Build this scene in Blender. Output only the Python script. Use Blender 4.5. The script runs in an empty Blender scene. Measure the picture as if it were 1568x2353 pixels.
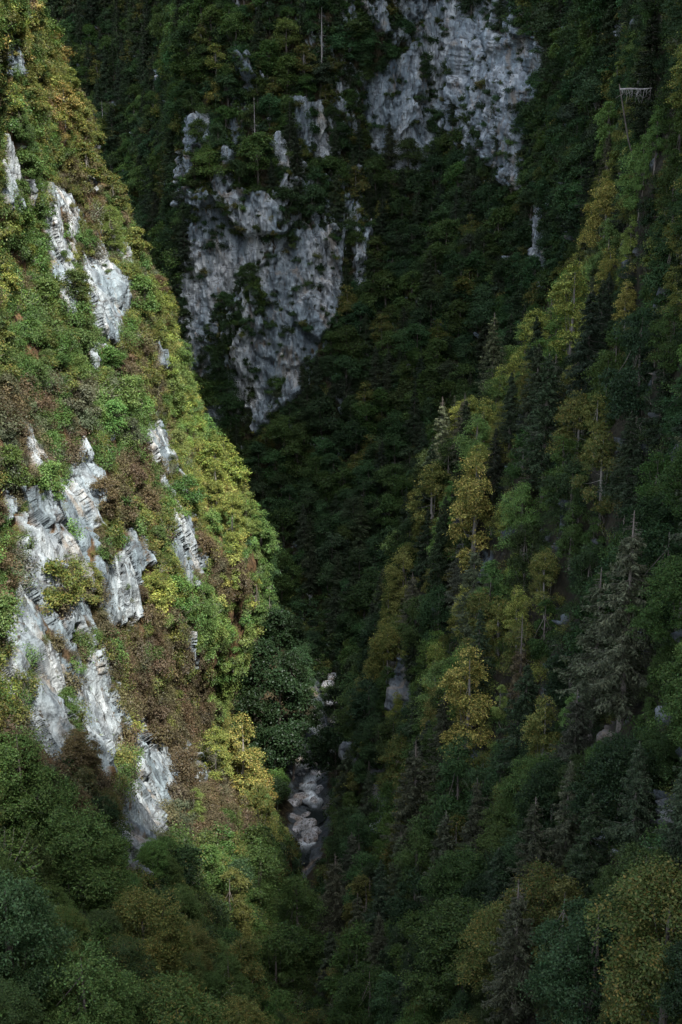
import bpy, math, random
import numpy as np
from math import radians

# ------------------------------------------------------------------ camera, sky, sun, exposure
sc = bpy.context.scene
C = sc.collection
PITCH = radians(17.0)
VF = radians(42.0)
cam_d = bpy.data.cameras.new('camera'); cam = bpy.data.objects.new('camera', cam_d); C.objects.link(cam)
cam.location = (0, 0, 0); cam.rotation_euler = (radians(90) - PITCH, 0, 0)
cam_d.sensor_fit = 'VERTICAL'; cam_d.angle = VF
cam_d.clip_start = 0.5; cam_d.clip_end = 6000
sc.camera = cam

SUN = np.array([0.315, -0.455, .98]); SUN = SUN / np.linalg.norm(SUN)
w = bpy.data.worlds.new('World'); sc.world = w; w.use_nodes = True
wn = w.node_tree; bg = wn.nodes['Background']
sky = wn.nodes.new('ShaderNodeTexSky'); sky.sky_type = 'NISHITA'; sky.sun_disc = False
sky.sun_elevation = math.asin(SUN[2]); sky.sun_rotation = math.atan2(SUN[0], SUN[1])
sky.dust_density = 2.0; sky.ozone_density = 1.5
hs = wn.nodes.new('ShaderNodeHueSaturation'); hs.inputs['Saturation'].default_value = .50
wn.links.new(sky.outputs[0], hs.inputs['Color']); wn.links.new(hs.outputs[0], bg.inputs[0]); bg.inputs[1].default_value = 0.15
sl = bpy.data.lights.new('sun', 'SUN'); so = bpy.data.objects.new('sun', sl); C.objects.link(so)
sl.energy = 3.1; sl.angle = radians(2.5); sl.color = (1.0, 0.96, 0.89)
so.rotation_euler = (math.acos(SUN[2]), 0, math.atan2(SUN[1], SUN[0]) + math.pi / 2)
sc.view_settings.view_transform = 'Standard'; sc.view_settings.look = 'None'
sc.view_settings.exposure = 2.0; sc.view_settings.gamma = 1.0
sc.cycles.max_bounces = 4; sc.cycles.diffuse_bounces = 2; sc.cycles.glossy_bounces = 2
sc.cycles.transmission_bounces = 2; sc.cycles.transparent_max_bounces = 4
sc.render.film_transparent = False

# ------------------------------------------------------------------ picture <-> world helpers (photo measured on a 1568 x 2353 copy)
PW, PH = 1568.0, 2353.0
VT = 2 * math.tan(VF / 2); HT = VT * PW / PH
cp, sp = math.cos(PITCH), math.sin(PITCH)
def ray(px, py):
    tx = (px / PW - .5) * HT; ty = (.5 - py / PH) * VT
    return tx, cp + ty * sp, -sp + ty * cp
def pt(px, py, D):
    x, y, z = ray(px, py); k = D / y
    return x * k, D, z * k
def project(P):
    x, y, z = P[..., 0], P[..., 1], P[..., 2]
    f = y * cp - z * sp; u = y * sp + z * cp
    f = np.where(f > 1, f, 1)
    return (x / f / HT + .5) * PW, (.5 - u / f / VT) * PH

# ------------------------------------------------------------------ noise
rs = np.random.RandomState(7)
PERM = rs.permutation(256).astype(np.int32); PERM = np.concatenate([PERM, PERM, PERM])
G = rs.normal(size=(256, 3)); G /= np.linalg.norm(G, axis=1, keepdims=True); G = G.astype(np.float32)
def noise(x, y, z):
    x, y, z = [np.asarray(a, dtype=np.float32) for a in (x, y, z)]
    xi, yi, zi = [np.floor(a).astype(np.int32) for a in (x, y, z)]
    xf, yf, zf = x - xi, y - yi, z - zi
    xi &= 255; yi &= 255; zi &= 255
    u, v, w_ = [t * t * t * (t * (t * 6 - 15) + 10) for t in (xf, yf, zf)]
    out = 0
    for dx in (0, 1):
        for dy in (0, 1):
            for dz in (0, 1):
                g = G[PERM[PERM[PERM[(xi + dx) & 255] + ((yi + dy) & 255)] + ((zi + dz) & 255)]]
                d = g[..., 0] * (xf - dx) + g[..., 1] * (yf - dy) + g[..., 2] * (zf - dz)
                out = out + d * (u if dx else 1 - u) * (v if dy else 1 - v) * (w_ if dz else 1 - w_)
    return out * 1.5
def fbm(x, y, z, o=4):
    s = 0; a = 1.0; n = 0
    for k in range(o):
        s = s + a * noise(x * 2**k + 17.3 * k, y * 2**k + 5.1 * k, z * 2**k + 9.7 * k); n += a; a *= .5
    return s / n
def ridged(x, y, z, o=3):
    s = 0; a = 1.0; n = 0
    for k in range(o):
        s = s + a * (1 - 2 * np.abs(noise(x * 2**k + 31.3 * k, y * 2**k, z * 2**k + 3.7 * k))); n += a; a *= .5
    return s / n
def sstep(a, b, x):
    t = np.clip((x - a) / (b - a), 0, 1); return t * t * (3 - 2 * t)

# ------------------------------------------------------------------ mesh helpers
def quick_mesh(name, V, F, smooth=True, mats=(), midx=None):
    me = bpy.data.meshes.new(name)
    V = np.asarray(V, np.float32); F = np.asarray(F, np.int32); k = F.shape[1]
    me.vertices.add(len(V)); me.vertices.foreach_set('co', V.ravel())
    me.loops.add(F.size); me.loops.foreach_set('vertex_index', F.ravel())
    me.polygons.add(len(F)); me.polygons.foreach_set('loop_start', np.arange(0, F.size, k, dtype=np.int32))
    me.polygons.foreach_set('loop_total', np.full(len(F), k, np.int32))
    me.polygons.foreach_set('use_smooth', np.full(len(F), smooth, bool))
    for m in mats: me.materials.append(m)
    if midx is not None: me.polygons.foreach_set('material_index', np.asarray(midx, np.int32))
    me.update(calc_edges=True)
    return me
def link(name, me, parent=None):
    o = bpy.data.objects.new(name, me); C.objects.link(o); o.parent = parent
    return o
def tag(o, label=None, cat=None, group=None, kind=None):
    if label: o['label'] = label
    if cat: o['category'] = cat
    if group: o['group'] = group
    if kind: o['kind'] = kind
def grid_faces(n, m):
    i = np.arange(n * m).reshape(n, m)
    return np.stack([i[:-1, :-1], i[:-1, 1:], i[1:, 1:], i[1:, :-1]], -1).reshape(-1, 4)
def grid_normals(P):
    du = np.gradient(P, axis=1); dv = np.gradient(P, axis=0)
    n = np.cross(dv, du); n /= np.linalg.norm(n, axis=2, keepdims=True) + 1e-9
    return n
def blur(a, k):
    ker = np.ones(k) / k
    a = np.apply_along_axis(lambda r: np.convolve(np.pad(r, k // 2, 'edge'), ker, 'valid')[:a.shape[0]], 0, a)
    return np.apply_along_axis(lambda r: np.convolve(np.pad(r, k // 2, 'edge'), ker, 'valid')[:a.shape[1]], 1, a)

# ------------------------------------------------------------------ materials
def new_mat(name):
    m = bpy.data.materials.new(name); m.use_nodes = True; nt = m.node_tree
    for n in list(nt.nodes): nt.nodes.remove(n)
    return m, nt
def N(nt, t, **kw):
    n = nt.nodes.new(t)
    for k, v in kw.items(): setattr(n, k, v)
    return n
def ramp(nt, src, stops):
    r = N(nt, 'ShaderNodeValToRGB'); e = r.color_ramp.elements
    while len(e) > 1: e.remove(e[-1])
    e[0].position, e[0].color = stops[0][0], (*stops[0][1], 1)
    for p, c in stops[1:]:
        q = e.new(p); q.color = (*c, 1)
    nt.links.new(src, r.inputs[0]); return r.outputs[0]
def mixc(nt, f, a, b, mode='MIX'):
    m = N(nt, 'ShaderNodeMix', data_type='RGBA', blend_type=mode)
    for s, v in ((m.inputs[0], f), (m.inputs[6], a), (m.inputs[7], b)):
        if isinstance(v, (int, float)): s.default_value = v
        elif isinstance(v, tuple): s.default_value = (*v, 1)
        else: nt.links.new(v, s)
    return m.outputs[2]
def ntex(nt, co, scale, detail=5, rough=.6, stretch=None, dist=0):
    if stretch:
        mp = N(nt, 'ShaderNodeMapping'); mp.inputs['Scale'].default_value = stretch
        nt.links.new(co, mp.inputs[0]); co = mp.outputs[0]
    n = N(nt, 'ShaderNodeTexNoise'); n.inputs['Scale'].default_value = scale
    n.inputs['Detail'].default_value = detail; n.inputs['Roughness'].default_value = rough
    n.inputs['Distortion'].default_value = dist
    nt.links.new(co, n.inputs['Vector']); return n.outputs[0]

def rock_nodes(nt, co, tone=1.0):
    f1 = ntex(nt, co, .10, 8, .62, (1, 1, .22), .4)
    col = ramp(nt, f1, [(.30, (.10*tone, .14*tone, .165*tone)), (.45, (.24*tone, .30*tone, .33*tone)), (.55, (.40*tone, .45*tone, .47*tone)), (.68, (.58*tone, .60*tone, .59*tone))])
    # dark water streaks running down the face
    f2 = ntex(nt, co, .55, 5, .6, (1, 1, .06), .25)
    st = ramp(nt, f2, [(.40, (.0, .0, .0)), (.56, (1, 1, 1))])
    col = mixc(nt, st, mixc(nt, .62, col, (.07, .085, .10)), col)
    # ochre stains and grassy seams
    f3 = ntex(nt, co, .16, 6, .65, (1, 1, .5), .6)
    oc = ramp(nt, f3, [(.56, (0, 0, 0)), (.66, (1, 1, 1))])
    mm = N(nt, 'ShaderNodeMath', operation='MULTIPLY'); mm.inputs[1].default_value = .55
    nt.links.new(oc, mm.inputs[0])
    col = mixc(nt, mm.outputs[0], col, (.27, .20, .13))
    f4 = ntex(nt, co, .9, 6, .7, (1, 1, .45), .5)
    cr = ramp(nt, f4, [(.36, (1, 1, 1)), (.42, (0, 0, 0))])
    col = mixc(nt, cr, col, (.075, .065, .05))
    # slanting bedding cracks
    mp = N(nt, 'ShaderNodeMapping'); mp.inputs['Rotation'].default_value = (0, .75, .2); mp.inputs['Scale'].default_value = (.5, .5, 1.5)
    nt.links.new(co, mp.inputs[0])
    vo = N(nt, 'ShaderNodeTexVoronoi', feature='DISTANCE_TO_EDGE'); vo.inputs['Scale'].default_value = .10
    nz = N(nt, 'ShaderNodeMix', data_type='VECTOR'); nz.inputs[0].default_value = .22
    nn = N(nt, 'ShaderNodeTexNoise'); nn.inputs['Scale'].default_value = .5; nt.links.new(mp.outputs[0], nn.inputs['Vector'])
    sc_ = N(nt, 'ShaderNodeVectorMath', operation='MULTIPLY_ADD'); nt.links.new(nn.outputs['Color'], sc_.inputs[0]); sc_.inputs[1].default_value = (4, 4, 4); nt.links.new(mp.outputs[0], sc_.inputs[2])
    nt.links.new(sc_.outputs[0], vo.inputs['Vector'])
    ck = mixc(nt, ramp(nt, ntex(nt, co, .12, 3, .5), [(.45, (0, 0, 0)), (.6, (1, 1, 1))]), (0, 0, 0), ramp(nt, vo.outputs['Distance'], [(.0, (.9, .9, .9)), (.03, (0, 0, 0))]))
    col = mixc(nt, ck, col, (.06, .06, .06))
    b1 = ntex(nt, co, .8, 8, .7, (1, 1, .3), .3)
    b2 = ntex(nt, co, .25, 6, .6, (.7, .7, 1.0), 1.0)
    ad = N(nt, 'ShaderNodeMath', operation='ADD'); nt.links.new(b1, ad.inputs[0]); nt.links.new(b2, ad.inputs[1])
    v2 = N(nt, 'ShaderNodeTexVoronoi', feature='F1'); v2.inputs['Scale'].default_value = .9; mp2 = N(nt, 'ShaderNodeMapping'); mp2.inputs['Scale'].default_value = (1, 1, .35); mp2.inputs['Rotation'].default_value = (0, .3, 0)
    nt.links.new(co, mp2.inputs[0]); nt.links.new(mp2.outputs[0], v2.inputs['Vector'])
    ad0 = ad; ad = N(nt, 'ShaderNodeMath', operation='ADD'); nt.links.new(ad0.outputs[0], ad.inputs[0]); nt.links.new(v2.outputs['Distance'], ad.inputs[1])
    bu = N(nt, 'ShaderNodeBump'); bu.inputs['Strength'].default_value = 1.0; bu.inputs['Distance'].default_value = 1.0
    nt.links.new(ad.outputs[0], bu.inputs['Height'])
    return col, bu.outputs[0]

def make_terrain_mat(name, rock_tone=1.0, soil=((.020, .018, .010), (.055, .042, .020)), turf=(.05, .055, .018)):
    m, nt = new_mat(name)
    g = N(nt, 'ShaderNodeNewGeometry'); co = g.outputs['Position']
    col, bump = rock_nodes(nt, co, rock_tone)
    s1 = ntex(nt, co, .35, 7, .7); sc1 = ramp(nt, s1, [(.35, soil[0]), (.6, soil[1]), (.72, turf)])
    at = N(nt, 'ShaderNodeAttribute', attribute_name='rock')
    fin = mixc(nt, at.outputs['Fac'], sc1, col)
    bs = N(nt, 'ShaderNodeBsdfPrincipled'); bs.inputs['Roughness'].default_value = .85
    bs.inputs['Specular IOR Level'].default_value = .25
    nt.links.new(fin, bs.inputs['Base Color']); nt.links.new(bump, bs.inputs['Normal'])
    o = N(nt, 'ShaderNodeOutputMaterial'); nt.links.new(bs.outputs[0], o.inputs[0])
    return m

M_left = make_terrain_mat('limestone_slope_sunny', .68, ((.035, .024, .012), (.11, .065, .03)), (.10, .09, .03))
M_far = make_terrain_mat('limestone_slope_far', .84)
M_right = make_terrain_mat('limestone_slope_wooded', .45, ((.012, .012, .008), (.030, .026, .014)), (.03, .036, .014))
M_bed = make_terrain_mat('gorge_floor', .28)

def make_leaf_mat(name, warm=0.0, warm_col=(.22, .16, .045), trans=.28):
    m, nt = new_mat(name)
    at = N(nt, 'ShaderNodeAttribute', attribute_name='tint', attribute_type='INSTANCER')
    g = N(nt, 'ShaderNodeNewGeometry')
    rnd = g.outputs['Random Per Island']
    hsv = N(nt, 'ShaderNodeHueSaturation')
    def mr(a, b, src=rnd):
        r = N(nt, 'ShaderNodeMapRange'); r.inputs[3].default_value = a; r.inputs[4].default_value = b
        nt.links.new(src, r.inputs[0]); return r.outputs[0]
    nt.links.new(mr(.475, .525), hsv.inputs['Hue']); hsv.inputs['Saturation'].default_value = 1.0
    w4 = N(nt, 'ShaderNodeMath', operation='MULTIPLY'); w4.inputs[1].default_value = 23.7; w5 = N(nt, 'ShaderNodeMath', operation='FRACT'); nt.links.new(rnd, w4.inputs[0]); nt.links.new(w4.outputs[0], w5.inputs[0])
    w2 = N(nt, 'ShaderNodeMath', operation='MULTIPLY'); w2.inputs[1].default_value = 7.31
    w3 = N(nt, 'ShaderNodeMath', operation='FRACT'); nt.links.new(rnd, w2.inputs[0]); nt.links.new(w2.outputs[0], w3.inputs[0])
    nt.links.new(mr(.42, 1.65, w3.outputs[0]), hsv.inputs['Value'])
    nt.links.new(at.outputs['Color'], hsv.inputs['Color'])
    col = hsv.outputs[0]
    # patches of turned leaves, sprays of other tone
    pn = ntex(nt, N(nt, 'ShaderNodeTexCoord').outputs['Object'], .55, 3, .6)
    if warm > 0:
        wf = ramp(nt, pn, [(.5 - .1 * warm, (0, 0, 0)), (.72 - .1 * warm, (warm, warm, warm))])
        gf = ramp(nt, w5.outputs[0], [(.40, (.75, .75, .75)), (.46, (0, 0, 0))])   # leaves still green among the turned ones
        col = mixc(nt, gf, col, (.050, .085, .022))
        wf2 = N(nt, 'ShaderNodeMath', operation='GREATER_THAN'); wf2.inputs[1].default_value = .72; nt.links.new(w5.outputs[0], wf2.inputs[0])
        wf3 = N(nt, 'ShaderNodeMath', operation='MULTIPLY'); nt.links.new(wf, wf3.inputs[0]); nt.links.new(wf2.outputs[0], wf3.inputs[1])
        col = mixc(nt, wf3.outputs[0], col, warm_col)
    d = N(nt, 'ShaderNodeBsdfDiffuse'); t = N(nt, 'ShaderNodeBsdfTranslucent'); gl = N(nt, 'ShaderNodeBsdfGlossy')
    gl.inputs['Roughness'].default_value = .45; gl.inputs['Color'].default_value = (.8, .85, .9, 1)
    nt.links.new(col, d.inputs[0])
    tc = mixc(nt, 1.0, col, (1.25, 1.2, .6), 'MULTIPLY'); nt.links.new(tc, t.inputs[0])
    mx = N(nt, 'ShaderNodeMixShader'); mx.inputs[0].default_value = trans
    nt.links.new(d.outputs[0], mx.inputs[1]); nt.links.new(t.outputs[0], mx.inputs[2])
    m2 = N(nt, 'ShaderNodeMixShader'); m2.inputs[0].default_value = .008
    nt.links.new(mx.outputs[0], m2.inputs[1]); nt.links.new(gl.outputs[0], m2.inputs[2])
    o = N(nt, 'ShaderNodeOutputMaterial'); nt.links.new(m2.outputs[0], o.inputs[0])
    return m
M_leaf = make_leaf_mat('leaves')
M_leaf_turn = make_leaf_mat('turning_leaves', .75)
M_needle = make_leaf_mat('needles', 0, trans=.12)

def bark(name, a, b):
    m, nt = new_mat(name)
    co = N(nt, 'ShaderNodeTexCoord').outputs['Object']
    c = ramp(nt, ntex(nt, co, 3, 5, .7, (1, 1, .2)), [(.35, a), (.65, b)])
    bs = N(nt, 'ShaderNodeBsdfPrincipled'); bs.inputs['Roughness'].default_value = .9
    nt.links.new(c, bs.inputs['Base Color'])
    o = N(nt, 'ShaderNodeOutputMaterial'); nt.links.new(bs.outputs[0], o.inputs[0]); return m
M_bark = bark('bark', (.06, .05, .04), (.16, .14, .12))
M_pale_bark = bark('pale_bark', (.10, .09, .075), (.27, .25, .22))
M_dead = bark('bleached_wood', (.14, .13, .12), (.34, .33, .31))

# ------------------------------------------------------------------ where bare rock shows (outlines of the cliffs)
ROCK_A = [
 [(0,60),(25,70),(50,170),(30,178),(0,168)], [(0,300),(18,340),(52,400),(30,422),(0,405)], [(0,420),(20,430),(10,470),(0,475)],
 [(30,160),(40,155),(50,180),(38,185)], [(72,160),(88,165),(90,190),(75,190)],
 [(95,500),(115,520),(140,580),(170,640),(165,730),(145,710),(112,610)], [(190,585),(230,600),(292,650),(285,730),(262,790),(232,785),(200,720),(185,650)],
 [(150,470),(180,515),(168,548),(150,520)], [(170,395),(200,395),(232,442),(200,442)], [(95,420),(125,425),(165,485),(130,480)],
 [(35,960),(62,980),(98,1080),(82,1095),(55,1030)], [(183,1005),(215,1030),(232,1110),(218,1180),(200,1300),(180,1280),(140,1210),(108,1150),(150,1080)],
 [(0,1125),(28,1175),(0,1205)], [(45,1120),(90,1130),(112,1200),(135,1260),(122,1330),(90,1400),(72,1450),(42,1545),(30,1600),(0,1605),(0,1440),(30,1380),(50,1300),(72,1220)],
 [(60,1455),(112,1480),(138,1530),(155,1680),(132,1760),(90,1705),(60,1640),(72,1560),(50,1500)], [(210,1265),(250,1300),(300,1245),(322,1300),(290,1345),(305,1400),(282,1425),(240,1445),(225,1360)],
 [(128,1385),(175,1375),(192,1420),(150,1445)], [(160,1560),(200,1518),(240,1515),(230,1580),(255,1610),(268,1700),(240,1795),(210,1705),(168,1650)],
 [(35,1640),(80,1650),(132,1700),(132,1762),(88,1702)], [(318,1720),(345,1712),(380,1715),(402,1790),(387,1860),(348,1930),(352,1990),(312,2035),(280,1990),(258,1920),(252,1850),(285,1830),(312,1770)],
 [(300,1655),(335,1645),(332,1700),(302,1735)], [(440,1735),(468,1780),(457,1815),(432,1795)], [(405,1700),(420,1740),(418,1790),(405,1780)],
 [(390,1195),(432,1185),(447,1260),(458,1300),(432,1355),(412,1335),(400,1260)], [(322,965),(362,985),(385,1050),(365,1085),(342,1040)],
 [(415,1110),(438,1150),(420,1160)], [(408,1450),(440,1465),(452,1535),(430,1515)], [(212,300),(222,350),(205,345)],
 [(348,785),(372,815),(378,855),(360,845)], [(325,1270),(350,1265),(352,1300),(335,1305)], [(205,790),(225,800),(222,845),(210,835)],
 [(240,1000),(250,1010),(255,1060),(245,1060)]]
ROCK_C = [
 [(530,210),(575,165),(583,190),(548,240),(525,235)], [(450,255),(498,278),(482,330),(442,348),(425,480),(408,475),(413,380)],
 [(445,470),(500,455),(600,445),(628,480),(620,560),(560,640),(540,700),(480,750),(478,850),(440,872),(428,720),(445,600)],
 [(600,600),(700,535),(778,560),(792,690),(742,765),(718,810),(712,885),(640,955),(548,935),(533,840),(545,770),(590,690)],
 [(818,540),(850,525),(842,620),(827,690),(812,640)], [(668,225),(742,240),(762,330),(778,352),(750,365),(700,300),(668,292)],
 [(900,0),(1190,0),(1190,60),(1252,110),(1247,200),(1203,250),(1190,330),(1112,365),(1060,305),(1005,305),(970,385),(908,405),(868,352),(838,280),(843,180),(888,150),(930,118),(960,60)],
 [(1150,255),(1212,290),(1203,445),(1180,440),(1163,350)], [(1228,450),(1247,460),(1262,560),(1252,660),(1233,650),(1230,540)],
 [(468,960),(512,920),(522,960),(492,1025),(463,1012)],
 [(362,148),(382,200),(368,218),(355,182)], [(628,310),(645,315),(650,400),(632,385)], [(545,290),(560,300),(530,400),(505,445),(490,440),(520,370)],
 [(1190,50),(1240,100),(1250,160),(1210,120)], [(790,880),(800,900),(796,960),(785,950)], [(590,940),(620,960),(600,1000),(585,985)]]
ROCK_C2 = [[(540,110),(580,120),(600,200),(560,300),(540,440),(500,440),(520,300),(540,220)], [(640,300),(700,300),(760,370),(850,400),(840,540),(780,560),(700,530),(630,500)], [(430,440),(660,440),(790,560),(780,700),(700,880),(640,960),(540,960),(480,900),(430,870)], [(1040,300),(1190,330),(1200,440),(1130,430),(1060,380)], [(770,120),(850,190),(840,300),(780,350),(750,240)],[(760,0),(900,0),(960,20),(930,110),(860,60),(800,80),(765,40)]]
ROCK_B = [
 [(903,1535),(942,1528),(948,1605),(922,1665),(903,1625)], [(848,1755),(882,1790),(898,1880),(882,1925),(853,1850)], [(1098,1298),(1127,1288),(1122,1340),(1093,1372)],
 [(808,1360),(850,1335),(862,1400),(820,1425)], [(898,1200),(915,1235),(903,1285)], [(972,1885),(992,1890),(985,1945)],
 [(845,1180),(862,1290),(845,1260)], [(800,1700),(840,1720),(830,1760),(800,1740)], [(1060,1270),(1100,1280),(1095,1300),(1065,1300)]]
MS = 4; MW, MH = 420, 610   # mask cells, offset 30 px
def poly_mask(polys, val=1.0):
    yy, xx = np.mgrid[0:MH, 0:MW]; X = xx * MS - 40 + 2; Y = yy * MS - 40 + 2
    m = np.zeros((MH, MW), np.float32)
    for P in polys:
        ins = np.zeros((MH, MW), bool)
        for i in range(len(P)):
            x1, y1 = P[i]; x2, y2 = P[(i + 1) % len(P)]
            if y1 == y2: continue
            c = ((y1 > Y) != (y2 > Y)) & (X < (x2 - x1) * (Y - y1) / (y2 - y1) + x1)
            ins ^= c
        m[ins] = val
    return m
def soft(m): return blur(m.astype(np.float64), 3)
ROCK_A2 = [[(0,1100),(120,1150),(330,1250),(300,1450),(160,1450),(60,1420)], [(0,1400),(150,1400),(280,1500),(290,1750),(400,1760),(400,1900),(300,1900),(230,1800),(60,1700)],
 [(90,420),(300,560),(300,740),(230,700),(100,560)], [(0,300),(60,340),(60,480),(0,500)], [(320,960),(400,1000),(460,1300),(400,1350),(380,1150)], [(240,1200),(340,1240),(320,1420),(220,1450)]]
MASK_A = soft(np.maximum(poly_mask(ROCK_A), poly_mask(ROCK_A2, .27))); MASK_B = soft(poly_mask(ROCK_B))
MASK_C = soft(np.maximum(poly_mask(ROCK_C), poly_mask(ROCK_C2, .45)))
def sample(mask, px, py):
    i = np.clip((py + 38) / MS, 0, MH - 1.01); j = np.clip((px + 38) / MS, 0, MW - 1.01)
    i0 = i.astype(int); j0 = j.astype(int); a = i - i0; b = j - j0
    v = mask[i0, j0]*(1-a)*(1-b) + mask[i0+1, j0]*a*(1-b) + mask[i0, j0+1]*(1-a)*b + mask[i0+1, j0+1]*a*b
    return np.where((py < -36) | (px < -36) | (px > 1610) | (py > 2380), 0, v)

# ------------------------------------------------------------------ terrain sheets
def shade_crest(y): return np.interp(y, [-120, -25, -5, 20, 60, 105, 130, 195, 205, 222, 420, 700], [262, 240, 225, 140, 120, 120, 25, 25, 60, 860, 900, 900])  # unseen ridge height
SHEETS = {}
def finish_sheet(key, name, P, mat, mask, amp, sx, rockamp, flip=False, bgrock=.0, clampz=None):
    n, m = P.shape[:2]
    nr = grid_normals(P)
    if flip: nr = -nr
    x, y, z = P[..., 0], P[..., 1], P[..., 2]
    big = fbm(x / sx, y / sx, z / (sx * 1.7), 4)
    rib = ridged(x / (sx * .55) + 9, y / (sx * .55), z / (sx * 1.6), 3)
    P = P + nr * (big * amp + rib * amp * .45)[..., None]
    px, py = project(P)
    wx = fbm(x / 9, y / 9, z / 14, 3) * 14; wy = fbm(x / 9 + 50, y / 9, z / 14, 3) * 20
    mk = sample(mask, px + wx, py + wy)
    xs_ = x + .18 * z
    st = fbm(xs_ / 2.0, y / 2.0, z / 13.0, 4)
    st2 = fbm(x / 1.3 + 40, y / 1.3, z / 3.0, 4)
    r = mk + ((1.4 if key == 'C' else 1.05) * st + .6 * st2) * np.where(mk > .02, 1, .0)
    if bgrock: r = np.maximum(r, sstep(bgrock, bgrock + .2, fbm(x / 16 + 70, y / 16, z / 45, 4)) * .7 + st)
    rock = sstep(.24, .38, r)
    # chiselled relief on bare rock, steps and flutes
    x, y, z = P[..., 0], P[..., 1], P[..., 2]
    fl = ridged((x + .2 * z) / 4.5, y / 4.5, z / 30.0, 4); bl = fbm(x / 3.2, y / 3.2, z / 3.2 + 5, 4)
    # angular blocks: tilted facets around scattered centres
    fac = np.zeros_like(x); sel = rock > .02
    if sel.any():
        q = np.stack([x[sel] + .25 * z[sel], y[sel], z[sel]], -1)
        near_ = key != 'C'; zs = 1.9 if near_ else 1
        for cs, am in ((np.array([4.2, 4.2, 10.5 * zs]), 1.5 if near_ else .8), (np.array([1.7, 1.7, 4.2 * zs]), .3 if near_ else .45), (np.array([15., 15, 24]), 0 if near_ else 2.3)):
            g_ = q / cs + .25 * np.stack([noise(*(q / cs / 1.3).T), noise(*(q / cs / 1.3 + 9).T), noise(*(q / cs / 1.3 + 21).T)], -1); b_ = np.floor(g_).astype(int); best = np.full(len(q), 9.); val = np.zeros(len(q))
            for ax in (-1, 0, 1):
                for ay in (-1, 0, 1):
                    for az in (-1, 0, 1):
                        c_ = b_ + np.array([ax, ay, az]); hh = PERM[(PERM[(PERM[c_[:, 0] & 255] + c_[:, 1]) & 255] + c_[:, 2]) & 255]
                        off = .5 + .42 * G[hh]; d_ = g_ - (c_ + off); d_[:, 2] *= .8; dd = (d_ ** 2).sum(1); gr = G[(hh + 91) & 255] * np.array([1, 1, .45])
                        m_ = dd < best; best = np.where(m_, dd, best); val = np.where(m_, G[(hh + 37) & 255][:, 0] * .8 + (d_ * gr).sum(1) * 1.1, val)
            fac[sel] += val * am * (.6 if near_ else 1) * (sstep(.15, .6, mk[sel]) if am > 2 else 1)
    fl2 = ridged((x + .3 * z) / 1.7, y / 1.7, z / 6.5, 3); stp = np.floor(fbm((x + .4 * z) / 4, y / 4, z / 7 + 3, 3) * 7) / 3.5
    led = np.abs(((z + x * .75 + 3 * fbm(x / 20, y / 20, z / 20, 2)) / 6.5) % 1 - .5) * 2
    P = P + nr * ((rock * (fl * .9 + bl * .25 + led * (.0 if key == 'A' else .4) + fl2 * (.12 if key == 'A' else .3) + fac) * rockamp) + (1 - rock) * bl * .8)[..., None]
    if clampz is not None: P[..., 2] = np.maximum(P[..., 2], clampz)
    if key in 'BC':   # unseen slope tops above the frame, cut low where the sun must pass
        low = .078 * P[..., 1] + 3
        cap = low if key == 'B' else np.where(P[..., 1] < 300, low, np.maximum(shade_crest(P[..., 1]), low))
        P[..., 2] = np.minimum(P[..., 2], cap + 2 * bl)
    me = quick_mesh(name, P.reshape(-1, 3), grid_faces(n, m), True, [mat])
    a = me.attributes.new('rock', 'FLOAT', 'POINT'); a.data.foreach_set('value', rock.astype(np.float32).ravel())
    o = link(name, me); o['kind'] = 'structure'
    px, py = project(P)
    du = np.linalg.norm(np.gradient(P, axis=1), axis=2); dv = np.linalg.norm(np.gradient(P, axis=0), axis=2)
    SHEETS[key] = dict(P=P, px=px, py=py, rock=rock, area=du * dv, mk=mk, n=nr)
    return o
def spl(xs, ys, x):
    # monotone-ish smooth interpolation
    xs = np.array(xs, float); ys = np.array(ys, float)
    h = np.diff(xs); d = np.diff(ys) / h
    mm = np.zeros_like(xs); mm[0], mm[-1] = d[0], d[-1]
    for i in range(1, len(xs) - 1):
        mm[i] = 0 if d[i-1] * d[i] <= 0 else 2 * d[i-1] * d[i] / (d[i-1] + d[i])
    k = np.clip(np.searchsorted(xs, x) - 1, 0, len(xs) - 2); t = (x - xs[k]) / h[k]
    return ((2*t**3-3*t**2+1)*ys[k] + (t**3-2*t**2+t)*h[k]*mm[k] + (-2*t**3+3*t**2)*ys[k+1] + (t**3-t**2)*h[k]*mm[k+1])

# left wall: frame edge .. skyline, then turning away behind it
ny, nx = 1000, 620
v = np.linspace(-600, 2900, ny)
sA = spl([-600,-200,0,100,200,300,400,500,600,700,800,900,1000,1100,1200,1300,1400,1500,1600,1700,1800,1900,2000,2200,2353,2900],
         [-120,-30,5,80,120,180,210,265,295,355,380,415,450,500,560,590,575,545,490,490,545,590,640,680,700,760], v)
dS = spl([-600,0,200,500,800,1000,1200,1400,1600,1800,2000,2353,2900], [370,345,332,318,305,298,290,275,262,245,215,150,95], v)
dL = spl([-600,0,300,600,900,1200,1500,1700,2000,2353,2900], [300,245,225,200,175,150,128,112,92,70,45], v)
t = np.linspace(0, 1, nx)[None, :]
T1 = .80
tv = np.clip(t / T1, 0, 1); tf = np.clip((t - T1) / (1 - T1), 0, 1)
pxl = -330.0
px_ = pxl + (sA[:, None] - pxl) * tv
i0 = 1 / dL[:, None]; i1 = 1 / dS[:, None]
s0 = (0 - px_) / (sA[:, None] - 0.0001 - 0) * -1     # 0 at frame edge, 1 at skyline
s0 = np.clip(px_ / np.maximum(sA[:, None], 60), -1.2, 1)
inv = i0 + (i1 - i0) * s0
inv = np.clip(inv, 1 / 520, 1 / 28)
D = 1 / inv
D = D + tf * 170
px_ = px_ - 330 * tf ** 1.5
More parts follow.
